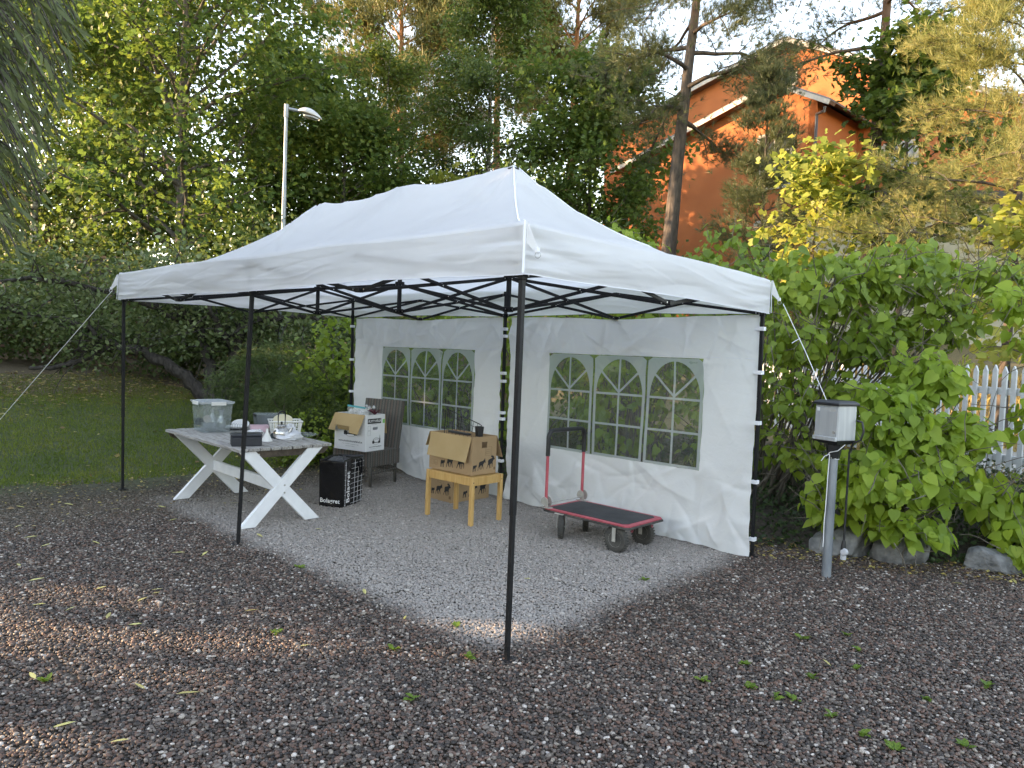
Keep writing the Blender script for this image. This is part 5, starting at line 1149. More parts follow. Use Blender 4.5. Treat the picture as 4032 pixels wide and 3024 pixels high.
a = rt*.05+Vector((0,0,top-.07)); b = rt*.33+Vector((0,0,top-.12)); mb = MB(); mb.tube([a, b], [.036,.036], 12); part('arm', mb, m_lamp, lp, sm=50)
n = 18; A = np.zeros((13, n, 3)); up = Vector((0,0,1)); sdv = rt.cross(up)
for i in range(13):
    s = i/12; c = rt*(.28+.50*s)+up*(top-.115-.03*s-.12*s*s); w = .145*math.sin(math.pi*min(1, s*.86+.10))**.7+.01; h = .10*math.sin(math.pi*min(1, s*.92+.06))**.8+.01
    for k in range(n):
        t = 2*math.pi*k/n; q = c+sdv*(w*math.cos(t))+up*(h*max(math.sin(t), -.25)); A[i, k] = q
mb = MB(); V = A.reshape(-1, 3); Fs = [(i*n+k, i*n+(k+1) % n, (i+1)*n+(k+1) % n, (i+1)*n+k) for i in range(12) for k in range(n)]+[tuple(range(n))[::-1], tuple(range(12*n, 13*n))]
mb.add(V, Fs); hd = part('lamp_head', mb, m_lhead, lp, sm=60)
mb = MB(); mb.prism([rt*(.55+.19*math.cos(t))+sdv*(.115*math.sin(t))+up*(top-.178-.19*(.27+.19*math.cos(t))) for t in np.linspace(0, 2*math.pi, 17)[:-1]], (0,0,-.03)); part('glass', mb, m_ppg, hd)

m_orange = M('orange_render', (.38,.115,.040), (.43,.138,.05), 1.2, .92, bump=.35, bscale=25, detail=6)
m_creamw = M('cream_render', (.50,.47,.36), (.55,.52,.41), 1.2, .92, bump=.3, bscale=25)
m_roofm = M('grey_sheet_roof', (.12,.13,.14), (.17,.18,.19), 3, .5)
m_fascia = M('white_fascia', (.34,.33,.30), (.50,.48,.44), 6, .6)
m_gutter = M('dark_gutter', (.03,.03,.035), (.05,.05,.055), 8, .4)
m_soffit = M('brown_soffit', (.10,.05,.03), (.14,.075,.045), 6, .8)
m_pane = M('dark_window_glass', (.04,.05,.055), (.07,.08,.085), 2, .06, spec=.9)
hs = thing('orange_house', 'orange rendered house with gables and white windows on the slope', 'house', (0,0,0))
# wall planes: photo pixels turned into points on an upright plane given by two depths
class Wall:
    def __init__(s, xa, da, xb, db):
        s.p = Vector(dep(xa, 1000, da)); q = Vector(dep(xb, 1000, db)); s.p.z = 0; q.z = 0
        s.u = (q-s.p).normalized(); s.n = s.u.cross(Vector((0,0,1)))     # n points out to the viewer's side (checked below)
        if s.n.dot(Vector(CAM)-s.p) < 0: s.n = -s.n
    def at(s, px, py, out=0.):
        v = Vector(ray(px, py)); c = Vector(CAM); p0 = s.p+s.n*out; k = (p0-c).dot(s.n)/v.dot(s.n); return c+v*k
def wall_poly(wl, pix, thick, mat, name='wall', zbot=None):
    P = [wl.at(*q) for q in pix]
    if zbot is not None:
        for i, q in enumerate(pix):
            if q[1] >= 1000: P[i].z = zbot
    mb = MB(); mb.prism(P, -wl.n*thick); return part(name, mb, mat, hs), P
def roof_edge(P0, P1, wl, back, over=.5, ext0=.0, ext1=.0):
    d = (P1-P0).normalized(); a = P0-d*ext0+wl.n*over; b = P1+d*ext1+wl.n*over; upv = Vector((0,0,1)); nn = d.cross(wl.n); nn = nn if nn.z > 0 else -nn
    mb = MB(); Q = [a+nn*.10, b+nn*.10, b+nn*.16, a+nn*.16]; mb.prism(Q, -wl.n*(back+over)); rf = part('roof', mb, m_roofm, hs)
    mb = MB(); Q = [a-nn*.06, b-nn*.06, b+nn*.10, a+nn*.10]; mb.prism(Q, -wl.n*.05); part('fascia', mb, m_fascia, rf)
    mb = MB(); Q = [a-nn*.02-wl.n*.05, b-nn*.02-wl.n*.05, b+nn*.09-wl.n*.05, a+nn*.09-wl.n*.05]; mb.prism(Q, -wl.n*(over-.06)); part('soffit', mb, m_soffit, rf)
w1 = Wall(2440, 33.5, 3219, 26.5); w2 = Wall(2440, 37.0, 3219, 30.0)
_, P = wall_poly(w1, [(2462,1100),(3219,1100),(3219,395),(3068,345),(2462,672)], .4, m_orange, zbot=2.)
roof_edge(P[4], P[3], w1, 4.2, .5, .5, .0); roof_edge(P[3], P[2], w1, 4.2, .5, .0, .75)
# side return of the front volume
c = P[2]; mb = MB(); mb.prism([Vector((c.x,c.y,2.)), Vector((c.x,c.y,c.z)), Vector((c.x,c.y,c.z))-w1.n*4.0, Vector((c.x,c.y,2.))-w1.n*4.0], -w1.u*.3); part('wall', mb, m_orange, hs)
c0 = P[4]; mb = MB(); mb.prism([Vector((c0.x,c0.y,2.)), Vector((c0.x,c0.y,c0.z)), Vector((c0.x,c0.y,c0.z))-w1.n*4.0, Vector((c0.x,c0.y,2.))-w1.n*4.0], w1.u*.3); part('wall', mb, m_orange, hs)
_, P2 = wall_poly(w2, [(2380,1100),(4100,1100),(4100,430),(3758,330),(3108,172),(2380,560)], .4, m_orange, zbot=2.)
roof_edge(P2[5], P2[4], w2, 9, .5, .5, 0); roof_edge(P2[4], P2[2], w2, 9, .5, 0, .6)
def house_window(wl, x0, x1, y0, y1, cols=2, rows=2, out=0., w=.09):
    a, b, c_, d = wl.at(x0,y1,out), wl.at(x1,y1,out), wl.at(x1,y0,out), wl.at(x0,y0,out); zt = (c_.z+d.z)/2; zb = (a.z+b.z)/2
    for q, z in ((a,zb),(b,zb),(c_,zt),(d,zt)): q.z = z
    mb = MB(); mb.prism([q+wl.n*.012 for q in (a,b,c_,d)], wl.n*.02); win = part('window', mb, m_pane, hs)
    fr = MB()
    def L_(p, q, ww=w): fr.bar(p+wl.n*.05, q+wl.n*.05, .07, ww, (q-p).cross(wl.n))
    for p, q in ((a,b),(b,c_),(c_,d),(d,a)): L_(p, q, w*1.5)
    for i in range(1, cols): L_(a.lerp(b, i/cols), d.lerp(c_, i/cols))
    part('window_frame', fr, m_fascia, win)
    for j in range(1, rows):
        mu = MB(); p, q = a.lerp(d, j/rows), b.lerp(c_, j/rows); mu.bar(p+wl.n*.05, q+wl.n*.05, .05, w*.6, (q-p).cross(wl.n)); part('glazing_bar', mu, m_fascia, win)
house_window(w1, 2992, 3122, 530, 738, 2, 3); house_window(w1, 2978, 3100, 872, 1030, 2, 2); house_window(w2, 3068, 3134, 288, 336, 1, 1); house_window(w2, 3481, 3610, 566, 664, 2, 1)
w3 = Wall(3180, 24.0, 4100, 21.5)
mb = MB(); Q = [w3.at(3180,1100), w3.at(4200,1100), w3.at(4200,790), w3.at(3180,775)]; Q[0].z = Q[1].z = 2.; mb.prism(Q, -w3.n*4); part('annex_wall', mb, m_creamw, hs)
mb = MB(); a, b = w3.at(3180,768,.5), w3.at(4200,783,.5); mb.prism([a, b, b+Vector((0,0,.22)), a+Vector((0,0,.22))], -w3.n*5); part('annex_roof', mb, m_gutter, hs)
house_window(w3, 3477, 3580, 863, 967, 1, 1)
for xx, yt in ((3219,400), (2490,690)):
    a = w1.at(xx+(28 if xx > 3000 else -10), yt+20, .45); b_ = w1.at(xx+(-4 if xx > 3000 else 10), yt+75, .12); cc = Vector((b_.x, b_.y, 3.)); mb = MB(); mb.tube([a, a+Vector((0,0,-.15)), b_+Vector((0,0,.25)), b_, cc], .06, 8); part('downpipe', mb, m_gutter, hs, sm=60)

# brick chimney and low roof beyond the apple tree
ck = thing('brick_chimney_house', 'low garden house with red brick chimney behind the trees', 'garden house', (*base_xy(180, 25.), 0))
cz0 = H1(ck.location.x, ck.location.y); ztop = dep(180, 935, 25.)[2]
m_brick = M('red_brick', (.19,.055,.035), (.27,.09,.06), 7, .9, bump=.3); m_mort = M('mortar', (.16,.13,.11), (.22,.18,.15), 20, .95); m_droof = M('dark_roof', (.04,.035,.03), (.07,.06,.05), 4, .8)
mb = MB(); mb.box((0,0,ztop-.55), (.50,.50,1.1)); cc = part('chimney', mb, m_mort, ck)
brick_me = None
for r in range(9):
    z = ztop-.06-.085*r
    for sx, sy in ((-1,0),(0,-1),(1,0),(0,1)):
        for i in range(2 if r % 2 else 3):
            w = .255 if r % 2 else (.255 if i == 1 else .12); off = ((i-.5)*.265) if r % 2 else (i-1)*.2
            mb = MB(); mb.box((sx*.252 or off, sy*.252 or off, z), (.012 if sx else w, .012 if sy else w, .072)); part('brick', mb, m_brick, cc)
mb = MB(); mb.box((0,0,ztop+.02), (.58,.58,.06)); part('cap', mb, m_droof, cc)
fw = Vector((*RC[2][:2], 0)).normalized(); rv = Vector((*RC[0][:2], 0)).normalized()
rz = ztop-.75; mb = MB(); q = lambda s, f, z: rv*s+fw*f+Vector((0,0,z))
mb.prism([q(-5,-.8,rz), q(4,-.8,rz-.0), q(5.2,-3.6,rz-1.5), q(-6,-3.6,rz-1.5)], (0,0,.08)); part('roof', mb, m_droof, ck)
mb = MB(); mb.prism([q(-5,-.8,rz), q(4,-.8,rz), q(5.2,2.2,rz-1.5), q(-6,2.2,rz-1.5)], (0,0,.08)); part('roof', mb, m_droof, ck)
mb = MB(); mb.prism([q(-5.5,-2.6,cz0-.3), q(4.8,-2.6,cz0-.3), q(4.8,-2.6,rz-1.15), q(-5.5,-2.6,rz-1.15)], fw*4); part('wall', mb, m_soffit, ck)

# picket fence
m_fence = M('white_fence_paint', (.58,.60,.60), (.70,.72,.72), 7, .6, bump=.15)
fc = thing('picket_fence', 'white wooden picket fence with pointed pickets behind the lilac', 'fence', (0,0,0))
fdir = Vector((*FD, 0)); fnr = Vector((*FN, 0)); ZT_F = 1.765
def fp(s): q = FA+FD*s; return Vector((q[0], q[1], H1(*q)))
smin, smax = -3.2, 8.4; pick_me = None
ns = int((smax-smin)/.142)
mb = MB(); hw = .033; mb.prism([(-hw,0,.0),(hw,0,0),(hw,0,1.27),(0,0,1.335),(-hw,0,1.27)], (0,.02,0)); pm = mb.mesh('picket'); pm.materials.append(m_fence)
ang_f = math.atan2(FD[1], FD[0])
for i in range(ns):
    s = smin+.142*i; q = fp(s); o = bpy.data.objects.new('picket', pm); COL.objects.link(o); o.parent = fc; o.location = (q.x-FN[0]*.03, q.y-FN[1]*.03, ZT_F-1.335-.01*math.sin(i*2.1)); o.rotation_euler = (0, random.uniform(-.012,.012), ang_f)
for zz in (ZT_F-.30, ZT_F-1.08):
    mb = MB(); a, b = fp(smin-.1), fp(smax+.1); a.z = b.z = zz; mb.bar(a, b, .035, .085); part('rail', mb, m_fence, fc, bevel=.004)
for s in (-2.9, -.72, 1.6, 3.9, 6.2, 8.3):
    q = fp(s)+fnr*.06; mb = MB(); mb.box((q.x, q.y, (q.z-.2+ZT_F-.06)/2), (.09,.09,ZT_F-.06-q.z+.2), Matrix.Rotation(ang_f, 3, 'Z')); part('post', mb, m_fence, fc, bevel=.004)

# rocks along the bed
m_rock = M('grey_granite', (.10,.10,.10), (.25,.25,.245), 9, .95, bump=1., bscale=22, detail=8)
for i, (px, py, rx, ry, rz_, lab) in enumerate(((3560,2225,.21,.17,.24,'pale grey granite boulder in the middle of the bed edge'), (3945,2262,.25,.17,.15,'low flat granite boulder at the end of the bed edge'), (3330,2190,.30,.20,.22,'brownish boulder just behind the socket post'))):
    p = gp(px, py); rg = np.random.default_rng(80+i); bm = bmesh.new(); bmesh.ops.create_icosphere(bm, subdivisions=5, radius=1.0); bm.verts.ensure_lookup_table()
    V = np.array([v.co[:] for v in bm.verts]); Fr = np.array([[v.index for v in f.verts] for f in bm.faces]); bm.free()
    dr = unit(rg.normal(size=(14, 3))); dd = V @ dr.T; ct = rg.uniform(.55, .92, 14); k = np.where(dd > ct, ct/np.maximum(dd, 1e-6), 1).min(1)
    k = k*(1+.10*fbm(V[:,0]*2.2+V[:,2], V[:,1]*2.2-V[:,2]*.6, 5+i)+.035*fbm(V[:,0]*8, V[:,1]*8+V[:,2]*7, 15+i)); V = V*k[:, None]*np.array([rx, ry, rz_])*1.2
    me = npmesh('boulder', V, Fr); smooth(me); o = link('boulder', me, None, m_rock); o.location = (p[0]+.12, p[1]+.06, rz_*.35); o.rotation_euler = (0,0,-.9+.3*i); tag(o, lab, 'boulder', 'boulders along the planting bed')

# ================================================================== trees
MT = make_tree
MT('maple_tree', 'big spreading maple behind the street lamp, yellow-green in sunlight', 705, 22., 15., .24, m_barkg, LM['maple'], MAPLE, .16, 29000, nlimb=44, lo=.12, length=5.6, ang=58, droop=.10, subs=6, clump=.34, seed=3, fill=.3)
MT('maple_tree', 'dark leafy maple directly right of the street lamp', 1330, 25., 9.0, .16, m_barkg, LM['maple'], MAPLE, .155, 16000, nlimb=28, lo=.15, length=3.0, ang=60, droop=.12, subs=6, clump=.36, seed=23)
MT('birch_tree', 'tall birch with black and white trunk left of the maple', 545, 27., 18., .20, m_birch, LM['birch_light'], KITE, .13, 34000, nlimb=34, lo=.25, length=3.6, ang=50, droop=.55, subs=6, clump=.34, seed=5, leafdrop=.8)
MT('birch_tree', 'yellowing birch at the garden edge behind the willow', 130, 24., 12., .16, m_birch, LM['birch_light'], KITE, .14, 26000, nlimb=28, lo=.15, length=3.2, ang=55, droop=.4, subs=6, clump=.34, seed=6, leafdrop=.7)
MT('pine_tree', 'old pine with crooked orange branches between lamp and tent peak', 1560, 36., 19.5, .33, m_barkp, LM['pine'], TUFT, .46, 19000, nlimb=34, lo=.46, hi=.99, length=4.5, prof='flat', ang=76, droop=.0, subs=7, sublen=.42, clump=.34, seed=8, top_bias=.5, fill=.15, flat_=.6)
MT('pine_tree', 'tall pine rising behind the drooping birch', 1930, 40., 25., .30, m_barkp, LM['pine'], TUFT, .40, 15000, nlimb=26, lo=.58, hi=.99, length=4.4, prof='flat', ang=74, droop=.0, subs=7, sublen=.42, clump=.36, seed=9, top_bias=.5, fill=.15, flat_=.6)
MT('pine_tree', 'open-crowned pine against the sky right of the tent peak', 2215, 38., 21.5, .28, m_barkp, LM['pine'], TUFT, .42, 15000, nlimb=28, lo=.48, hi=.99, length=3.9, prof='flat', ang=76, droop=.02, subs=7, sublen=.42, clump=.32, seed=10, top_bias=.5, fill=.12, flat_=.6)
MT('birch_tree', 'drooping grey-green birch right behind the tent peak', 1900, 26., 14.0, .15, m_birch, LM['birch'], KITE, .13, 32000, nlimb=34, lo=.22, length=3.0, ang=48, droop=.5, subs=6, clump=.30, seed=12, leafdrop=.8, prof='round')
MT('maple_tree', 'bright green maple between the tent peak and the orange house', 2290, 24., 9.8, .14, m_barkg, LM['maple'], MAPLE, .155, 18000, nlimb=30, lo=.2, length=3.0, ang=55, droop=.10, subs=6, clump=.32, seed=14)
MT('yellow_maple_sapling', 'small yellow maple showing above the tent ridge', 1745, 24., 6.6, .07, m_barkg, LM['maple_yellow'], MAPLE, .17, 2200, nlimb=14, lo=.3, length=1.5, ang=50, subs=5, clump=.25, seed=15)
MT('aspen_tree', 'slim light green aspen beside the old pine trunk', 1500, 28., 12., .11, m_birch, LM['birch_light'], KITE, .15, 14000, nlimb=28, lo=.2, length=2.7, ang=50, droop=.2, subs=5, clump=.28, seed=16, leafdrop=.4)
MT('pine_tree', 'big leaning pine with grey trunk in front of the orange house', 2575, 19., 16., .25, m_barkp, LM['pine_dark'], TUFTN, .26, 7000, nlimb=24, lo=.44, hi=.98, length=2.5, prof='flat', ang=98, droop=.22, subs=7, sublen=.5, clump=.22, seed=18, top_bias=.3, lean=(.045,-.045), fill=.15)
MT('young_pine_tree', 'young bushy pine hiding the tall windows of the orange house', 2968, 17., 7.9, .075, m_barkp, LM['pine_dark'], TUFTN, .22, 4800, nlimb=34, lo=.10, hi=.97, length=1.75, prof='cone', ang=68, droop=-.08, subs=6, sublen=.45, clump=.15, seed=19, fill=.12)
MT('pine_tree', 'straight pine trunk rising beside the cream annex window', 3385, 20., 16., .24, m_barkp, LM['pine_dark'], TUFTN, .27, 6000, nlimb=20, lo=.52, hi=.98, length=3.4, prof='flat', ang=92, droop=.15, subs=7, sublen=.45, clump=.26, seed=20, top_bias=.3, lean=(.01,-.012))
MT('maple_tree', 'dark green maple wrapped around the straight pine trunk', 3530, 19., 8.6, .10, m_barkg, LM['maple_dark'], MAPLE, .19, 6000, nlimb=24, lo=.36, length=2.3, ang=66, droop=.08, subs=5, clump=.26, seed=21)
MT('yellow_maple_sapling', 'bright yellow-green maple sapling above the lilac hedge', 3170, 13.5, 5.3, .05, m_barkg, LM['maple_yellow'], MAPLE, .15, 1500, nlimb=16, lo=.48, length=1.15, ang=60, subs=5, clump=.16, seed=22)
MT('sunlit_pine_tree', 'golden sunlit pine at the corner of the fence', 3960, 12.5, 9.5, .10, m_barkp, LM['pine_lit'], TUFTN, .21, 9500, nlimb=36, lo=.34, hi=.99, length=2.5, prof='cone', ang=74, droop=.05, subs=7, sublen=.45, clump=.19, seed=24, fill=.15)
MT('sunlit_pine_tree', 'golden sunlit pine standing beyond the cream annex corner', 4260, 15., 11., .12, m_barkp, LM['pine_lit'], TUFTN, .22, 5500, nlimb=34, lo=.22, hi=.99, length=2.6, prof='cone', ang=72, droop=.05, subs=6, sublen=.45, clump=.22, seed=25)
MT('yellow_maple_sapling', 'orange-yellow maple branch at the fence by the sunlit pine', 4080, 11., 4.0, .05, m_barkg, LM['maple_yellow'], MAPLE, .17, 1100, nlimb=14, lo=.35, length=1.1, ang=62, subs=5, clump=.2, seed=26)
MT('maple_tree', 'sunlit maple in the back row left of the birch trunk', 300, 29., 13., .2, m_barkg, LM['maple'], MAPLE, .21, 16000, nlimb=34, lo=.1, length=4.6, ang=60, droop=.1, subs=6, clump=.4, seed=71)
MT('maple_tree', 'sunlit maple in the back row behind the street lamp', 1080, 31., 12.5, .2, m_barkg, LM['maple'], MAPLE, .21, 16000, nlimb=34, lo=.1, length=4.6, ang=60, droop=.1, subs=6, clump=.4, seed=72)
# unseen trees added on the sunny side, shaped to keep the yard in shade
nh = np.array([SUN_H[1], -SUN_H[0]])
SHADE_TREES = [(15., 2.3, 9.2, 2.3, .05, 'added dense shade tree on the sunny side nearest the willow'), (16., 4.4, 9.4, 2.3, .05, 'added dense shade tree in the middle of the shading row'), (17., 6.6, 8.6, 2.2, .05, 'added dense shade tree at the far end of the shading row'),
         (23., 3.2, 10.5, 3.0, .05, 'added dense shade tree standing behind the shading row'), (15., -.9, 9.0, 2.5, .365, 'added shade tree, trunk bare to let light under, nearest the yard'), (19., -.7, 9.6, 2.5, .435, 'added shade tree, trunk bare to let light under, in the second row'), (20., 10.2, 4.8, 2.4, .05, 'added low dense shade tree beyond the apple tree')]
for i, (s, w, h_, ln, lo_, lab) in enumerate(SHADE_TREES):
    q = SUN_H*s+nh*w
    MT('added_shade_tree', lab, 0, 0, h_, .2, m_barkg, LM['maple_dark'], KITE, .42, 5200 if lo_ < .1 else 8000, nlimb=34, lo=lo_, length=ln, ang=68, subs=6, clump=.36, seed=50+i, xy=(float(q[0]), float(q[1])))

# shrubs between lawn and tent
def bush(name, label, px, d, r, h, n, leaf, tpl, size, seed, flat=1., xy=None, tipdown=.2, group=None, cat='shrub', stems=9):
    rng = np.random.default_rng(seed); x, y = xy or base_xy(px, d); z = H1(x, y)-.02; t = thing(name, label, cat, (x, y, z), 0, group)
    br = []; ends = []
    for i in range(stems):
        a = rng.uniform(0, 6.28); S = path((0,0,0), (math.cos(a)*r/h*.8, math.sin(a)*r/h*.8, 1), h*rng.uniform(.7, 1.0), 7, .1, .12, rng); br.append((S, np.linspace(.022, .006, 8))); ends.append(S[2:])
        for k in range(4):
            q = S[2+k]; T = path(q, rng.normal(0, 1, 3)+np.array([0,0,.3]), r*.5, 4, .1, .15, rng); br.append((T, np.linspace(.010, .003, 5))); ends.append(T)
    part('stems', tubes_mesh('stems', br, 5), m_stem, t)
    E_ = np.concatenate(ends); c = E_[rng.integers(0, len(E_), n)]; P = c+rng.normal(0, 1, (n, 3))*np.array([r*.22, r*.22, h*.09]); 
    u = unit(rng.normal(0, 1, (n, 3))); shell = rng.random(n) < .45; rr_ = rng.uniform(.75, 1., n)[:, None]; lump = 1+.5*fbm(u[:, 0]*2+seed, u[:, 1]*2+u[:, 2]*2, seed)[:, None]
    Q = u*rr_*lump*np.array([r, r, h*.5])+np.array([0,0,h*.52]); P[shell] = Q[shell]; P[:, 2] = np.abs(P[:, 2])+.03
    outw = unit((P-np.array([0,0,h*.45]))*np.array([1,1,.6])); tip = unit(outw*.7+rng.normal(0, .5, (n, 3))-np.array([0,0,tipdown])); nr = unit(np.array([0,0,.7])+outw*.7+rng.normal(0, .45, (n, 3)))
    part('crown', leaf_mesh('crown', P, tip, nr, size*rng.uniform(.6, 1.2, n), tpl), leaf, t); return t
FERN = tuft_template(8, 4, .9, .06)
bush('juniper_shrub', 'feathery green juniper behind the table', 1080, 11.8, 1.0, 1.5, 5200, LM['shrub'], TUFT, .12, 31)
bush('juniper_shrub', 'low feathery juniper to the left of the wicker chair', 1240, 10.6, .8, 1.2, 4200, LM['shrub'], TUFT, .11, 32)
bush('lilac_shrub', 'leafy lilac just outside the far tent leg', 1335, 10.2, .75, 2.3, 2400, LM['lilac'], HEART, .085, 33, xy=(3.5, 6.9))
bush('leafy_shrub', 'small pale-leaved shrub in front of the junipers', 1200, 9.9, .5, .8, 1500, LM['lilac'], OVAL, .06, 34)
bush('hedge_shrub', 'dark green hedge bush at the edge of the lawn under the willow', -60, 19., 2.6, 3.2, 6500, LM['shrub'], KITE, .13, 35)
bush('hedge_shrub', 'dark hedge bush in front of the brick chimney', 330, 19., 2.2, 3.4, 6000, LM['shrub'], KITE, .13, 36)
bush('hedge_shrub', 'dark bush behind the apple tree trunk', 700, 18., 2.2, 3.2, 6000, LM['shrub'], KITE, .13, 37)
bush('hedge_shrub', 'dark bush under the street lamp', 1080, 17., 2.2, 3.8, 6500, LM['shrub'], KITE, .13, 38)
bush('hedge_shrub', 'dark bush behind the far tent corner', 1480, 16., 2.0, 3.4, 5000, LM['shrub'], KITE, .13, 39)
bush('light_shrub', 'sunlit light green bush above the tent ridge', 1400, 26., 2.6, 7.0, 9000, LM['birch_light'], KITE, .16, 40)
bush('light_shrub', 'sunlit green bush behind the tent peak', 1980, 30., 3.6, 8.0, 9000, LM['maple'], KITE, .18, 41)
bush('light_shrub', 'green bush below the bright maple by the house', 2350, 22., 2.0, 5.0, 5000, LM['maple_dark'], KITE, .16, 42)
# the far wood closing the view
rng = np.random.default_rng(99); n = 42000; th = rng.uniform(-.2, 1.9, n); R_ = rng.uniform(48, 66, n); hh = rng.beta(1.2, 1.6, n)*(8.5+4*vnoise(th*9, 0*th, 8)*2)
az0 = math.atan2(RC[2][1], RC[2][0]); a_ = az0+(th-.85)*1.0
P = np.stack([CAM[0]+R_*np.cos(a_), CAM[1]+R_*np.sin(a_), np.zeros(n)], -1); P[:, 2] = HGT(P[:, 0], P[:, 1])+hh
keep = (a_ > az0-.18); P = P[keep]; n = len(P)
o = link('distant_wood', leaf_mesh('distant_wood', P, rng.normal(0, 1, (n, 3)), unit(rng.normal(0, .6, (n, 3))+np.array([-.5,-.3,.6])), rng.uniform(.35, .7, n), KITE), None, LM['maple']); tag(o, 'far green wood closing off the view behind the trees', 'wood', kind='stuff')

# unseen tree belt added behind and beside the viewer to block low horizon light
rng = np.random.default_rng(98); n = 26000; a_ = az0+rng.uniform(.95, 2*np.pi-.62, n); R_ = rng.uniform(46, 56, n); hh = rng.uniform(0, 1, n)**.8*(7.6+1.6*vnoise(a_*14, 0*a_, 18)*2)
P = np.stack([CAM[0]+R_*np.cos(a_), CAM[1]+R_*np.sin(a_), np.zeros(n)], -1); P[:, 2] = HGT(P[:, 0], P[:, 1])*(a_ < az0+1.6)+hh
o = link('light_blocking_wood', leaf_mesh('light_blocking_wood', P, rng.normal(0, 1, (n, 3)), rng.normal(0, 1, (n, 3)), rng.uniform(.8, 1.5, n), KITE), None, LM['maple_dark']); tag(o, 'added belt of dark green trees out of view, blocking low horizon light', 'wood', kind='stuff')

# ------------------------------------------------------------------ apple tree
ax, ay, az_ = dep(830, 1571, 14.); rng = np.random.default_rng(4)
ap = thing('apple_tree', 'old gnarled apple tree with low spreading limb on the lawn', 'tree', (ax, ay, H1(ax, ay)-.03))
fwd2 = np.array([*RC[2][:2], 0]); rgt2 = np.array([*RC[0][:2], 0]); fwd2 /= np.linalg.norm(fwd2); rgt2 /= np.linalg.norm(rgt2)
def sway(pts3): return np.array([rgt2*a+fwd2*b+np.array([0,0,c]) for a, b, c in pts3])
def refine(P, k=4):
    P = np.asarray(P, float); t = np.arange(len(P)); tt = np.linspace(0, len(P)-1, (len(P)-1)*k+1); out_ = np.stack([np.interp(tt, t, P[:, j]) for j in range(3)], -1)
    for _ in range(3): out_[1:-1] = (out_[:-2]+out_[1:-1]*2+out_[2:])/4
    return out_
limbs = [(sway([(0,0,0),(-.28,.0,.28),(-.75,-.1,.72),(-1.25,-.2,.98),(-1.75,-.4,1.05),(-2.25,-.6,.98)]), .135, .07),
         (sway([(-1.75,-.4,1.05),(-2.1,-.5,.82),(-2.5,-.8,.62),(-2.9,-1.0,.60)]), .07, .03), (sway([(-1.6,-.35,1.04),(-2.0,-.7,1.35),(-2.7,-1.1,1.6),(-3.5,-1.6,1.6)]), .06, .02),
         (sway([(.05,0,0),(-.02,.05,.5),(-.12,.1,1.0),(-.35,.1,1.5),(-.7,-.2,2.0),(-1.3,-.6,2.3)]), .13, .04), (sway([(.1,.05,0),(.30,.1,.45),(.42,.1,1.0),(.6,.0,1.6),(1.1,-.3,2.1),(1.8,-.8,2.3)]), .15, .05),
         (sway([(.42,.1,1.0),(.2,-.3,1.6),(.1,-.9,2.1),(-.1,-1.6,2.3)]), .08, .03), (sway([(.6,.0,1.6),(1.3,-.4,1.7),(2.1,-.9,1.75),(2.7,-1.2,1.5)]), .07, .02), (sway([(-.35,.1,1.5),(-1.2,-.3,1.9),(-2.2,-.7,2.2),(-3.2,-1.0,2.2),(-4.2,-1.4,1.9)]), .075, .02), (sway([(-.12,.1,1.0),(-.3,.8,1.9),(-.3,1.5,2.5)]), .08, .03)]
br = []; ends = []
for P, ra_, rb_ in limbs:
    Q = refine(P)+0; Q[1:-1] += rng.normal(0, .018, Q[1:-1].shape); br.append((Q, np.linspace(ra_, rb_, len(Q))*(1+.10*rng.normal(0, 1, len(Q)))))
    for k in range(len(Q)):
        if Q[k, 2] > .95 and rng.random() < .95:
            for _ in range(2):
                T = path(Q[k], rng.normal(0, .8, 3)+np.array([0,0,.35]), rng.uniform(.5, 1.15), 5, .25, .2, rng); br.append((T, np.linspace(.016, .004, 6))); ends.append(T[1:])
part('trunk', tubes_mesh('trunk', br, 10), m_barkd, ap)
n = 9000; E_ = np.concatenate(ends); P = E_[rng.integers(0, len(E_), n)]+rng.normal(0, .17, (n, 3)); P = P[P[:, 2] > .55+.35*(np.abs(P @ rgt2) < 1.6)]; n = len(P)
shoots = []
for _ in range(26):
    q = E_[rng.integers(0, len(E_))]; 
    if q[2] > 1.6: T = path(q, (rng.normal(0,.12), rng.normal(0,.12), 1), rng.uniform(.5,.9), 8, 0, .05, rng); shoots.append(np.repeat(T, 3, 0)+rng.normal(0, .02, (27, 3)))
P = np.concatenate([P]+shoots); n = len(P)
part('crown', leaf_mesh('crown', P, unit(rng.normal(0, .7, (n, 3))+np.array([0,0,-.05])), unit(np.array([0,0,.8])+rng.normal(0, .6, (n, 3))), rng.uniform(.065, .125, n), OVAL), LM['apple'], ap)

# ------------------------------------------------------------------ willow hanging in from the left
rng = np.random.default_rng(17); wx, wy = -6.4, 3.6
wl = thing('willow_tree', 'weeping willow with long narrow leaves hanging over the yard', 'tree', (wx, wy, 0))
W0 = np.array([wx, wy, 0]); br = [(np.array([(0,0,-.1),(.1,.0,1.2),(.3,-.05,2.6),(.8,-.1,4.0)]), np.array([.34,.28,.25,.18]))]; LP, LT, LN = [], [], []
def strand(p, q, nl, rr_):
    """leaf-bearing twig from p curving down to q"""
    m = 9; t = np.linspace(0, 1, m)[:, None]; S = p+(q-p)*t; S[:, 2] += .25*np.sin(t[:, 0]*np.pi)*.6; br.append((S-W0, np.linspace(.006, .0025, m)))
    tt = rng.uniform(0, 1, nl); L_ = np.stack([np.interp(tt*(m-1), np.arange(m), S[:, k]) for k in range(3)], -1); d = unit(q-p)
    LP.append(L_-W0); LT.append(unit(d*.9+rng.normal(0, .42, (nl, 3))+np.array([0,0,-.35]))); LN.append(rng.normal(0, 1, (nl, 3))+np.array([0,0,.7]))
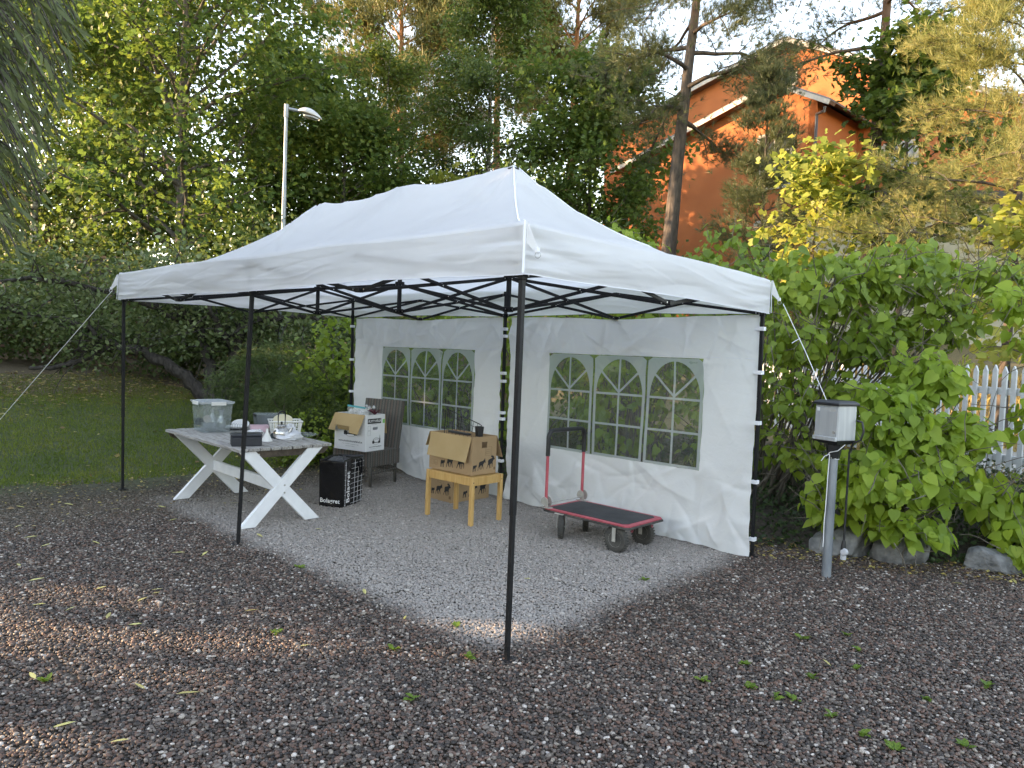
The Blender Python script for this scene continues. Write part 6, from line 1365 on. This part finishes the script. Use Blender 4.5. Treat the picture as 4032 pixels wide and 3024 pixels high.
# mass of twigs: right-hand outline of the willow as it shows in the photo (x limit per height)
for i in range(330):
    py = rng.uniform(-500, 1030); lim = np.interp(py, [-500, 0, 200, 420, 600, 800, 1030], [520, 400, 350, 300, 245, 190, 90])
    px = lim-abs(rng.normal(0, 1))*330*np.interp(py, [0, 600, 1030], [1.2, .8, .45])-20; d = rng.uniform(3.4, 5.6); q = dep(px, py, d)
    p = q+unit(np.array([-.62,.35,.85])+rng.normal(0, .12, 3))*rng.uniform(.5, .95); strand(p, q, 20, 1)
for i in range(150):     # the rest of the crown, towards the trunk
    q = np.array([rng.uniform(-8.5, -2.8), rng.uniform(.5, 7.5), rng.uniform(2.6, 5.2)]); strand(q+np.array([rng.normal(0,.2), rng.normal(0,.2), 1.2]), q, 16, 1)
for a in np.linspace(0, 6.28, 9)[:-1]:
    br.append((path((.8,-.1,4.0), (math.cos(a), math.sin(a), .55), 4.2, 8, .28, .08, rng), np.linspace(.10, .02, 9)))
for tgt in ((-2.4,2.6,4.4),(-2.0,3.4,5.0),(-2.2,1.6,4.6)): 
    e_ = np.array(tgt)-W0; br.append((refine([(.8,-.1,4.0), tuple(e_*.5+np.array([.3,0,2.9])), tuple(e_)]), np.linspace(.09, .015, 9)))
part('trunk', tubes_mesh('trunk', br, 6), m_barkd, wl)
P, T_, N_ = np.concatenate(LP), np.concatenate(LT), np.concatenate(LN); n = len(P); sz = rng.uniform(.075, .14, n)
dist = np.linalg.norm(P+W0-CAM, axis=1); vis = ((P+W0-CAM) @ RC[0])/((P+W0-CAM) @ RC[2]) > -.72
order = np.argsort(np.where(vis, dist, 99)); near = order[:220]; rest = order[220:]
cr = part('crown', leaf_mesh('crown', P[rest], T_[rest], N_[rest], sz[rest], NARROW), LM['willow'], wl); cr['kind'] = 'stuff'
def leaf_objects(parent, P, T_, N_, sz, tpl, mat):
    me = npmesh('leaf', tpl[0], tpl[1]); smooth(me); me.materials.append(mat)
    for p, t, nn, s in zip(P, unit(T_), N_, sz):
        nn = unit(nn-t*(nn @ t)); sd_ = np.cross(t, nn); M_ = Matrix.Identity(4)
        for i in range(3): M_[i][0] = sd_[i]*s; M_[i][1] = t[i]*s; M_[i][2] = nn[i]*s; M_[i][3] = p[i]
        o = bpy.data.objects.new('leaf', me); COL.objects.link(o); o.parent = parent; o.matrix_local = M_
leaf_objects(wl, P[near], T_[near], N_[near], sz[near], NARROW, LM['willow'])

# ------------------------------------------------------------------ lilacs
def lilac(name, label, xy, blobs, n, stems, size, mat, seed, nobj=0, stem_h=2.2):
    """blobs: (dx,dy,z,rx,ry,rz) leaf masses; leaves hang in pairs, faces outward"""
    rng = np.random.default_rng(seed); x, y = xy; z0 = H1(x, y)-.03; t = thing(name, label, 'lilac', (x, y, z0), 0, 'lilac bushes along the bed')
    br = []; vol = np.array([b[3]*b[4]*b[5] for b in blobs])**.75; vol = vol/vol.sum()
    for i in range(stems):
        b = blobs[rng.choice(len(blobs), p=vol)]; st0 = np.array([rng.normal(0, .22), rng.normal(0, .22), 0]); e_ = np.array(b[:3])+rng.normal(0, .5, 3)*np.array(b[3:]); e_[2] = max(e_[2], .4)
        br.append((refine([st0, st0*.6+e_*.4+np.array([rng.normal(0,.08), rng.normal(0,.08), .12]), e_], 6), np.linspace(.017, .004, 13)))
    for b in blobs:
        for k in range(int(stems*.8)):
            c = np.array(b[:3])+rng.normal(0, .45, 3)*np.array(b[3:]); br.append((path(c, rng.normal(0, 1, 3)+np.array([0,0,.4]), .35, 4, .1, .15, rng), np.linspace(.005, .002, 5)))
    part('stems', tubes_mesh('stems', br, 6), m_stem, t)
    P = []
    for b, v in zip(blobs, vol):
        k = int(n*v); u = unit(rng.normal(0, 1, (k, 3))); r_ = rng.uniform(.25, 1., k)**.45; lump = 1+.55*fbm(u[:, 0]*2.2+seed, u[:, 1]*2.2+u[:, 2]*2, seed, 2)
        q = np.array(b[:3])+u*(r_*lump)[:, None]*np.array(b[3:]); P.append(np.repeat(q, 2, 0)+rng.normal(0, .03, (2*k, 3)))
    P = np.concatenate(P); P = P[P[:, 2] > .08]; n = len(P)
    cen = np.array(blobs)[:, :3]; own = np.argmin(((P[:, None]-cen[None])**2).sum(-1), 1); outw = unit((P-cen[own])*np.array([1,1,.5])+1e-3)
    cam_l = unit((CAM-np.array([x, y, z0]))[None]-P); tip = unit(outw*.35+rng.normal(0, .42, (n, 3))+np.array([0,0,-.75])); nr = unit(outw*.6+cam_l*.25+np.array([0,0,.55])+rng.normal(0, .38, (n, 3)))
    sz = size*rng.uniform(.55, 1.2, n)
    if nobj:
        od = np.argsort(np.linalg.norm(P+np.array([x,y,z0])-CAM, axis=1)-sz*4); a, r_ = od[:nobj], od[nobj:]; leaf_objects(t, P[a], tip[a], nr[a], sz[a], HEART, mat)
    else: r_ = np.arange(n)
    me = leaf_mesh('crown', P[r_], tip[r_], nr[r_], sz[r_], HEART); smooth(me); cr = part('crown', me, mat, t)
    if nobj: cr['kind'] = 'stuff'
    return t
def blob(px, py, d, rx, rz, xy, ry=None):
    p = dep(px, py, d); z0 = H1(*xy)-.03; return (p[0]-xy[0], p[1]-xy[1], p[2]-z0, rx, ry or rx, rz)
b1 = (4.75, .55)
lilac('lilac_bush', 'tall lilac bush beside the white tent wall', b1, [blob(3250,1130,7.2,.60,.36,b1), blob(3560,1080,7.4,.62,.34,b1), blob(3150,1330,7.0,.30,.30,b1), blob(3420,1330,7.2,.45,.30,b1), blob(3700,1260,7.3,.42,.30,b1), blob(3900,1080,7.6,.34,.18,b1), blob(3160,1780,7.0,.28,.2,b1), blob(3130,1560,7.0,.22,.30,b1), blob(3330,1560,7.2,.35,.25,b1)], 1350, 46, .105, LM['lilac'], 61, 250)
b2 = (4.55, -.75)
lilac('lilac_bush', 'low yellow-green lilac in front of the picket fence and boulders', b2, [blob(3480,1640,6.4,.40,.30,b2), blob(3620,1480,6.6,.36,.24,b2), blob(3770,1700,6.3,.30,.18,b2), blob(3420,1880,6.2,.40,.26,b2), blob(3640,1850,6.2,.36,.30,b2), blob(3560,2080,6.1,.30,.20,b2), blob(3260,1960,6.4,.24,.24,b2), blob(3870,1950,6.3,.26,.16,b2)], 1150, 40, .115, LM['lilac_light'], 62, 290)
b3 = (4.75, -2.15)
lilac('lilac_bush', 'yellow-green lilac at the far end of the planting bed', b3, [blob(4000,2000,6.3,.30,.26,b3), blob(4130,1620,6.3,.26,.35,b3), blob(4060,2130,6.1,.30,.20,b3), blob(3990,1180,6.8,.25,.12,b3), blob(4150,1300,6.3,.3,.3,b3)], 460, 20, .118, LM['lilac_light'], 63, 90)
for i, (xx, yy, rr_, h_) in enumerate(((4.6,2.2,.85,2.9),(4.7,4.0,.85,2.7),(4.7,5.8,.8,2.5),(5.6,3.0,.9,3.2),(4.9,1.0,.7,2.5),(6.3,1.7,.9,3.0),(6.6,4.2,1.0,3.2),(5.9,6.2,1.0,3.0))):
    lilac('lilac_bush', ['lilac bush behind the tent wall window nearest the socket post', 'lilac bush outside the middle of the tent walls', 'lilac bush outside the tent wall behind the wicker chair', 'taller lilac bush in the second row behind the tent walls', 'lilac bush between the tall lilac and the tent wall window', 'lilac bush in the second row near the picket fence', 'broad lilac in the third row behind the tent walls', 'broad lilac outside the far tent corner'][i], (xx, yy), [(0,0,h_*.62,rr_,rr_,h_*.36), (-.25,.1,h_*.28,rr_*.75,rr_*.75,h_*.24), (0,.3,h_*.9,rr_*.6,rr_*.6,h_*.16)], 760, 26, .10, LM['lilac'], 64+i, 0)

# ------------------------------------------------------------------ ground cover, lawn, litter, weeds
rng = np.random.default_rng(31)
def scatter(n, x0, x1, y0, y1, cond):
    x = rng.uniform(x0, x1, n); y = rng.uniform(y0, y1, n); k = cond(x, y); return x[k], y[k]
x, y = scatter(60000, 3.0, 8.5, -3.6, 7., lambda x, y: (bed_e(x, y) > .04+.12*vnoise(x*4, y*4, 2)) & (bed_e(x, y) < 3.2)); n = len(x); e = bed_e(x, y)
P = np.stack([x, y, HGT(x, y)+rng.uniform(0, 1, n)**1.5*np.clip(.05+e*.35, 0, .26)], -1)
o = link('ground_cover', leaf_mesh('ground_cover', P, rng.normal(0, 1, (n, 3))+np.array([-.3,-.2,.1]), rng.normal(0, .4, (n, 3))+np.array([-.3,-.2,1]), rng.uniform(.03, .065, n), KITE), None, LM['cover']); tag(o, 'dark green creeping ground cover under the lilacs', 'ground cover', kind='stuff')
x, y = scatter(260000, -9, 7, 6.0, 16.5, lambda x, y: (y+.7*vnoise(x*1.1, y*1.1, 6)+.25*vnoise(x*4, y*4, 9) > 6.35) & (bed_e(x, y) < .3) & (rng.random(len(x)) < np.clip(1.25-(y-7)/9.5, .25, 1))); n = len(x)
P = np.stack([x, y, HGT(x, y)-.004], -1); BL = (np.array([(-.11,0,0),(.11,0,0),(0,1,0)], float), np.array([(0,1,2)]))
o = link('lawn', leaf_mesh('lawn', P, unit(rng.normal(0, .45, (n, 3))+np.array([0,0,1])), rng.normal(0, 1, (n, 3)), rng.uniform(.025, .06, n), BL), None, LM['grass']); tag(o, 'short mown green lawn beyond the tent', 'lawn', kind='stuff')
x, y = scatter(1500, 5.5, 13, -4., 4., lambda x, y: (((x-FA[0])*FN[0]+(y-FA[1])*FN[1]) > 2.7)); n = len(x)
x, y = scatter(26000, 6.5, 19, -8., 6., lambda x, y: (((x-FA[0])*FN[0]+(y-FA[1])*FN[1]) > 2.7) | (((x-FA[0])*FN[0]+(y-FA[1])*FN[1] < .5) & ((x-FA[0])*FN[0]+(y-FA[1])*FN[1] > -.2))); n = len(x)
P = np.stack([x, y, HGT(x, y)-.01], -1); o = link('dry_grass', leaf_mesh('dry_grass', P, unit(rng.normal(0, .5, (n, 3))+np.array([0,0,1])), rng.normal(0, 1, (n, 3)), rng.uniform(.10, .34, n), BL), None, LM['dry']); tag(o, 'long dry yellow grass on the slope beyond the picket fence', 'dry grass', kind='stuff')
# fallen leaves: lawn bank and bed edge as one mass, bigger ones in the yard singly
x1, y1 = scatter(5200, -8, 7, 10.3, 17, lambda x, y: rng.random(len(x)) < np.clip((y-10.0)/3, .05, 1)); x2, y2 = scatter(130, -8, 5, 5.0, 11, lambda x, y: bed_e(x, y) < 0)
x3, y3 = scatter(7000, 2.5, 5.8, -3.5, 1.2, lambda x, y: (np.abs(bed_e(x, y)+.12+.2*vnoise(x*3, y*3, 4)) < .28) & ((x > 3.15) | (y < -.2))); x4, y4 = scatter(2600, -6, 3, 4.4, 6.8, lambda x, y: rng.random(len(x)) < (y-4.2)/2.6)
x = np.concatenate([x1,x2,x3,x4]); y = np.concatenate([y1,y2,y3,y4]); n = len(x); s = np.concatenate([np.full(len(x1),.085), np.full(len(x2),.075), np.full(len(x3),.032), np.full(len(x4),.035)])*rng.uniform(.6,1.3,n)
P = np.stack([x, y, HGT(x, y)+.016+rng.uniform(0,.008,n)], -1); o = link('leaf_litter', leaf_mesh('leaf_litter', P, rng.normal(0, 1, (n, 3))*np.array([1,1,.12]), rng.normal(0, .25, (n, 3))+np.array([0,0,1]), s, KITE), None, LM['litter']); tag(o, 'scattered brown and yellow fallen leaves along the edges', 'leaf litter', kind='stuff')
fl_me = npmesh('fallen_leaf', NARROW[0]*np.array([1.3,1,.5]), NARROW[1]); smooth(fl_me); fl_me.materials.append(LM['yellow'])
for i, (px, py) in enumerate(((80,2240),(150,2120),(200,2150),(360,2140),(300,2400),(110,2300),(560,2470),(640,2330),(600,2350),(730,2185),(700,2050),(540,2380),(180,2390),(420,2320),(510,2930),(570,2730),(300,2860),(420,2450),(140,2690),(820,2180),(1590,2452),(1240,2090),(1010,2110),(690,2750),(1180,2560),(60,2000),(250,1990),(330,2040),(480,2010),(620,2000),(900,1990),(90,2075),(960,2420),(1430,2330),(3790,2310),(3990,2290),(3240,2610),(2090,2290))):
    p = gp(px, py); o = bpy.data.objects.new('fallen_leaf', fl_me); COL.objects.link(o); s = random.uniform(.07, .12); o.scale = (s, s, s); o.location = (p[0], p[1], .022+H1(p[0], p[1])); o.rotation_euler = (random.uniform(-.15,.15), random.uniform(-.15,.15), random.uniform(0, 6.28))
    tag(o, 'narrow yellow fallen leaf lying on the gravel', 'fallen leaf', 'fallen willow leaves on the gravel')
m_weed = leafmat('weed_leaves', [(.05,.10,.014), (.09,.15,.02), (.13,.18,.03)], .4)
for i, (px, py) in enumerate(((1845,2600),(1555,2565),(1630,2760),(2935,2625),(2950,2715),(3200,2680),(3050,2755),(3120,2765),(3160,2520),(3340,2510),(3380,2570),(3370,2640),(3400,2905),(3520,2960),(3640,2760),(3800,2950),(3270,2830),(2775,2690),(3885,2710),(1790,2475),(1085,2500),(180,2690),(2540,2290),(1180,2240))):
    p = gp(px, py); wd = thing('weed', 'small green weed sprouting through the gravel', 'weed', (p[0], p[1], .008), random.uniform(0, 6), 'weeds sprouting in the gravel'); k = random.randint(6, 12); rg = np.random.default_rng(i)
    an_ = rg.uniform(0, 6.28, k); T_ = np.stack([np.cos(an_), np.sin(an_), rg.uniform(.15, .8, k)], -1); P = rg.normal(0, .008, (k, 3)); P[:, 2] = .004
    part('rosette', leaf_mesh('rosette', P, T_, np.tile([0,0,1.], (k,1))+rg.normal(0,.2,(k,3)), rg.uniform(.025, .05, k), OVAL), m_weed, wd)
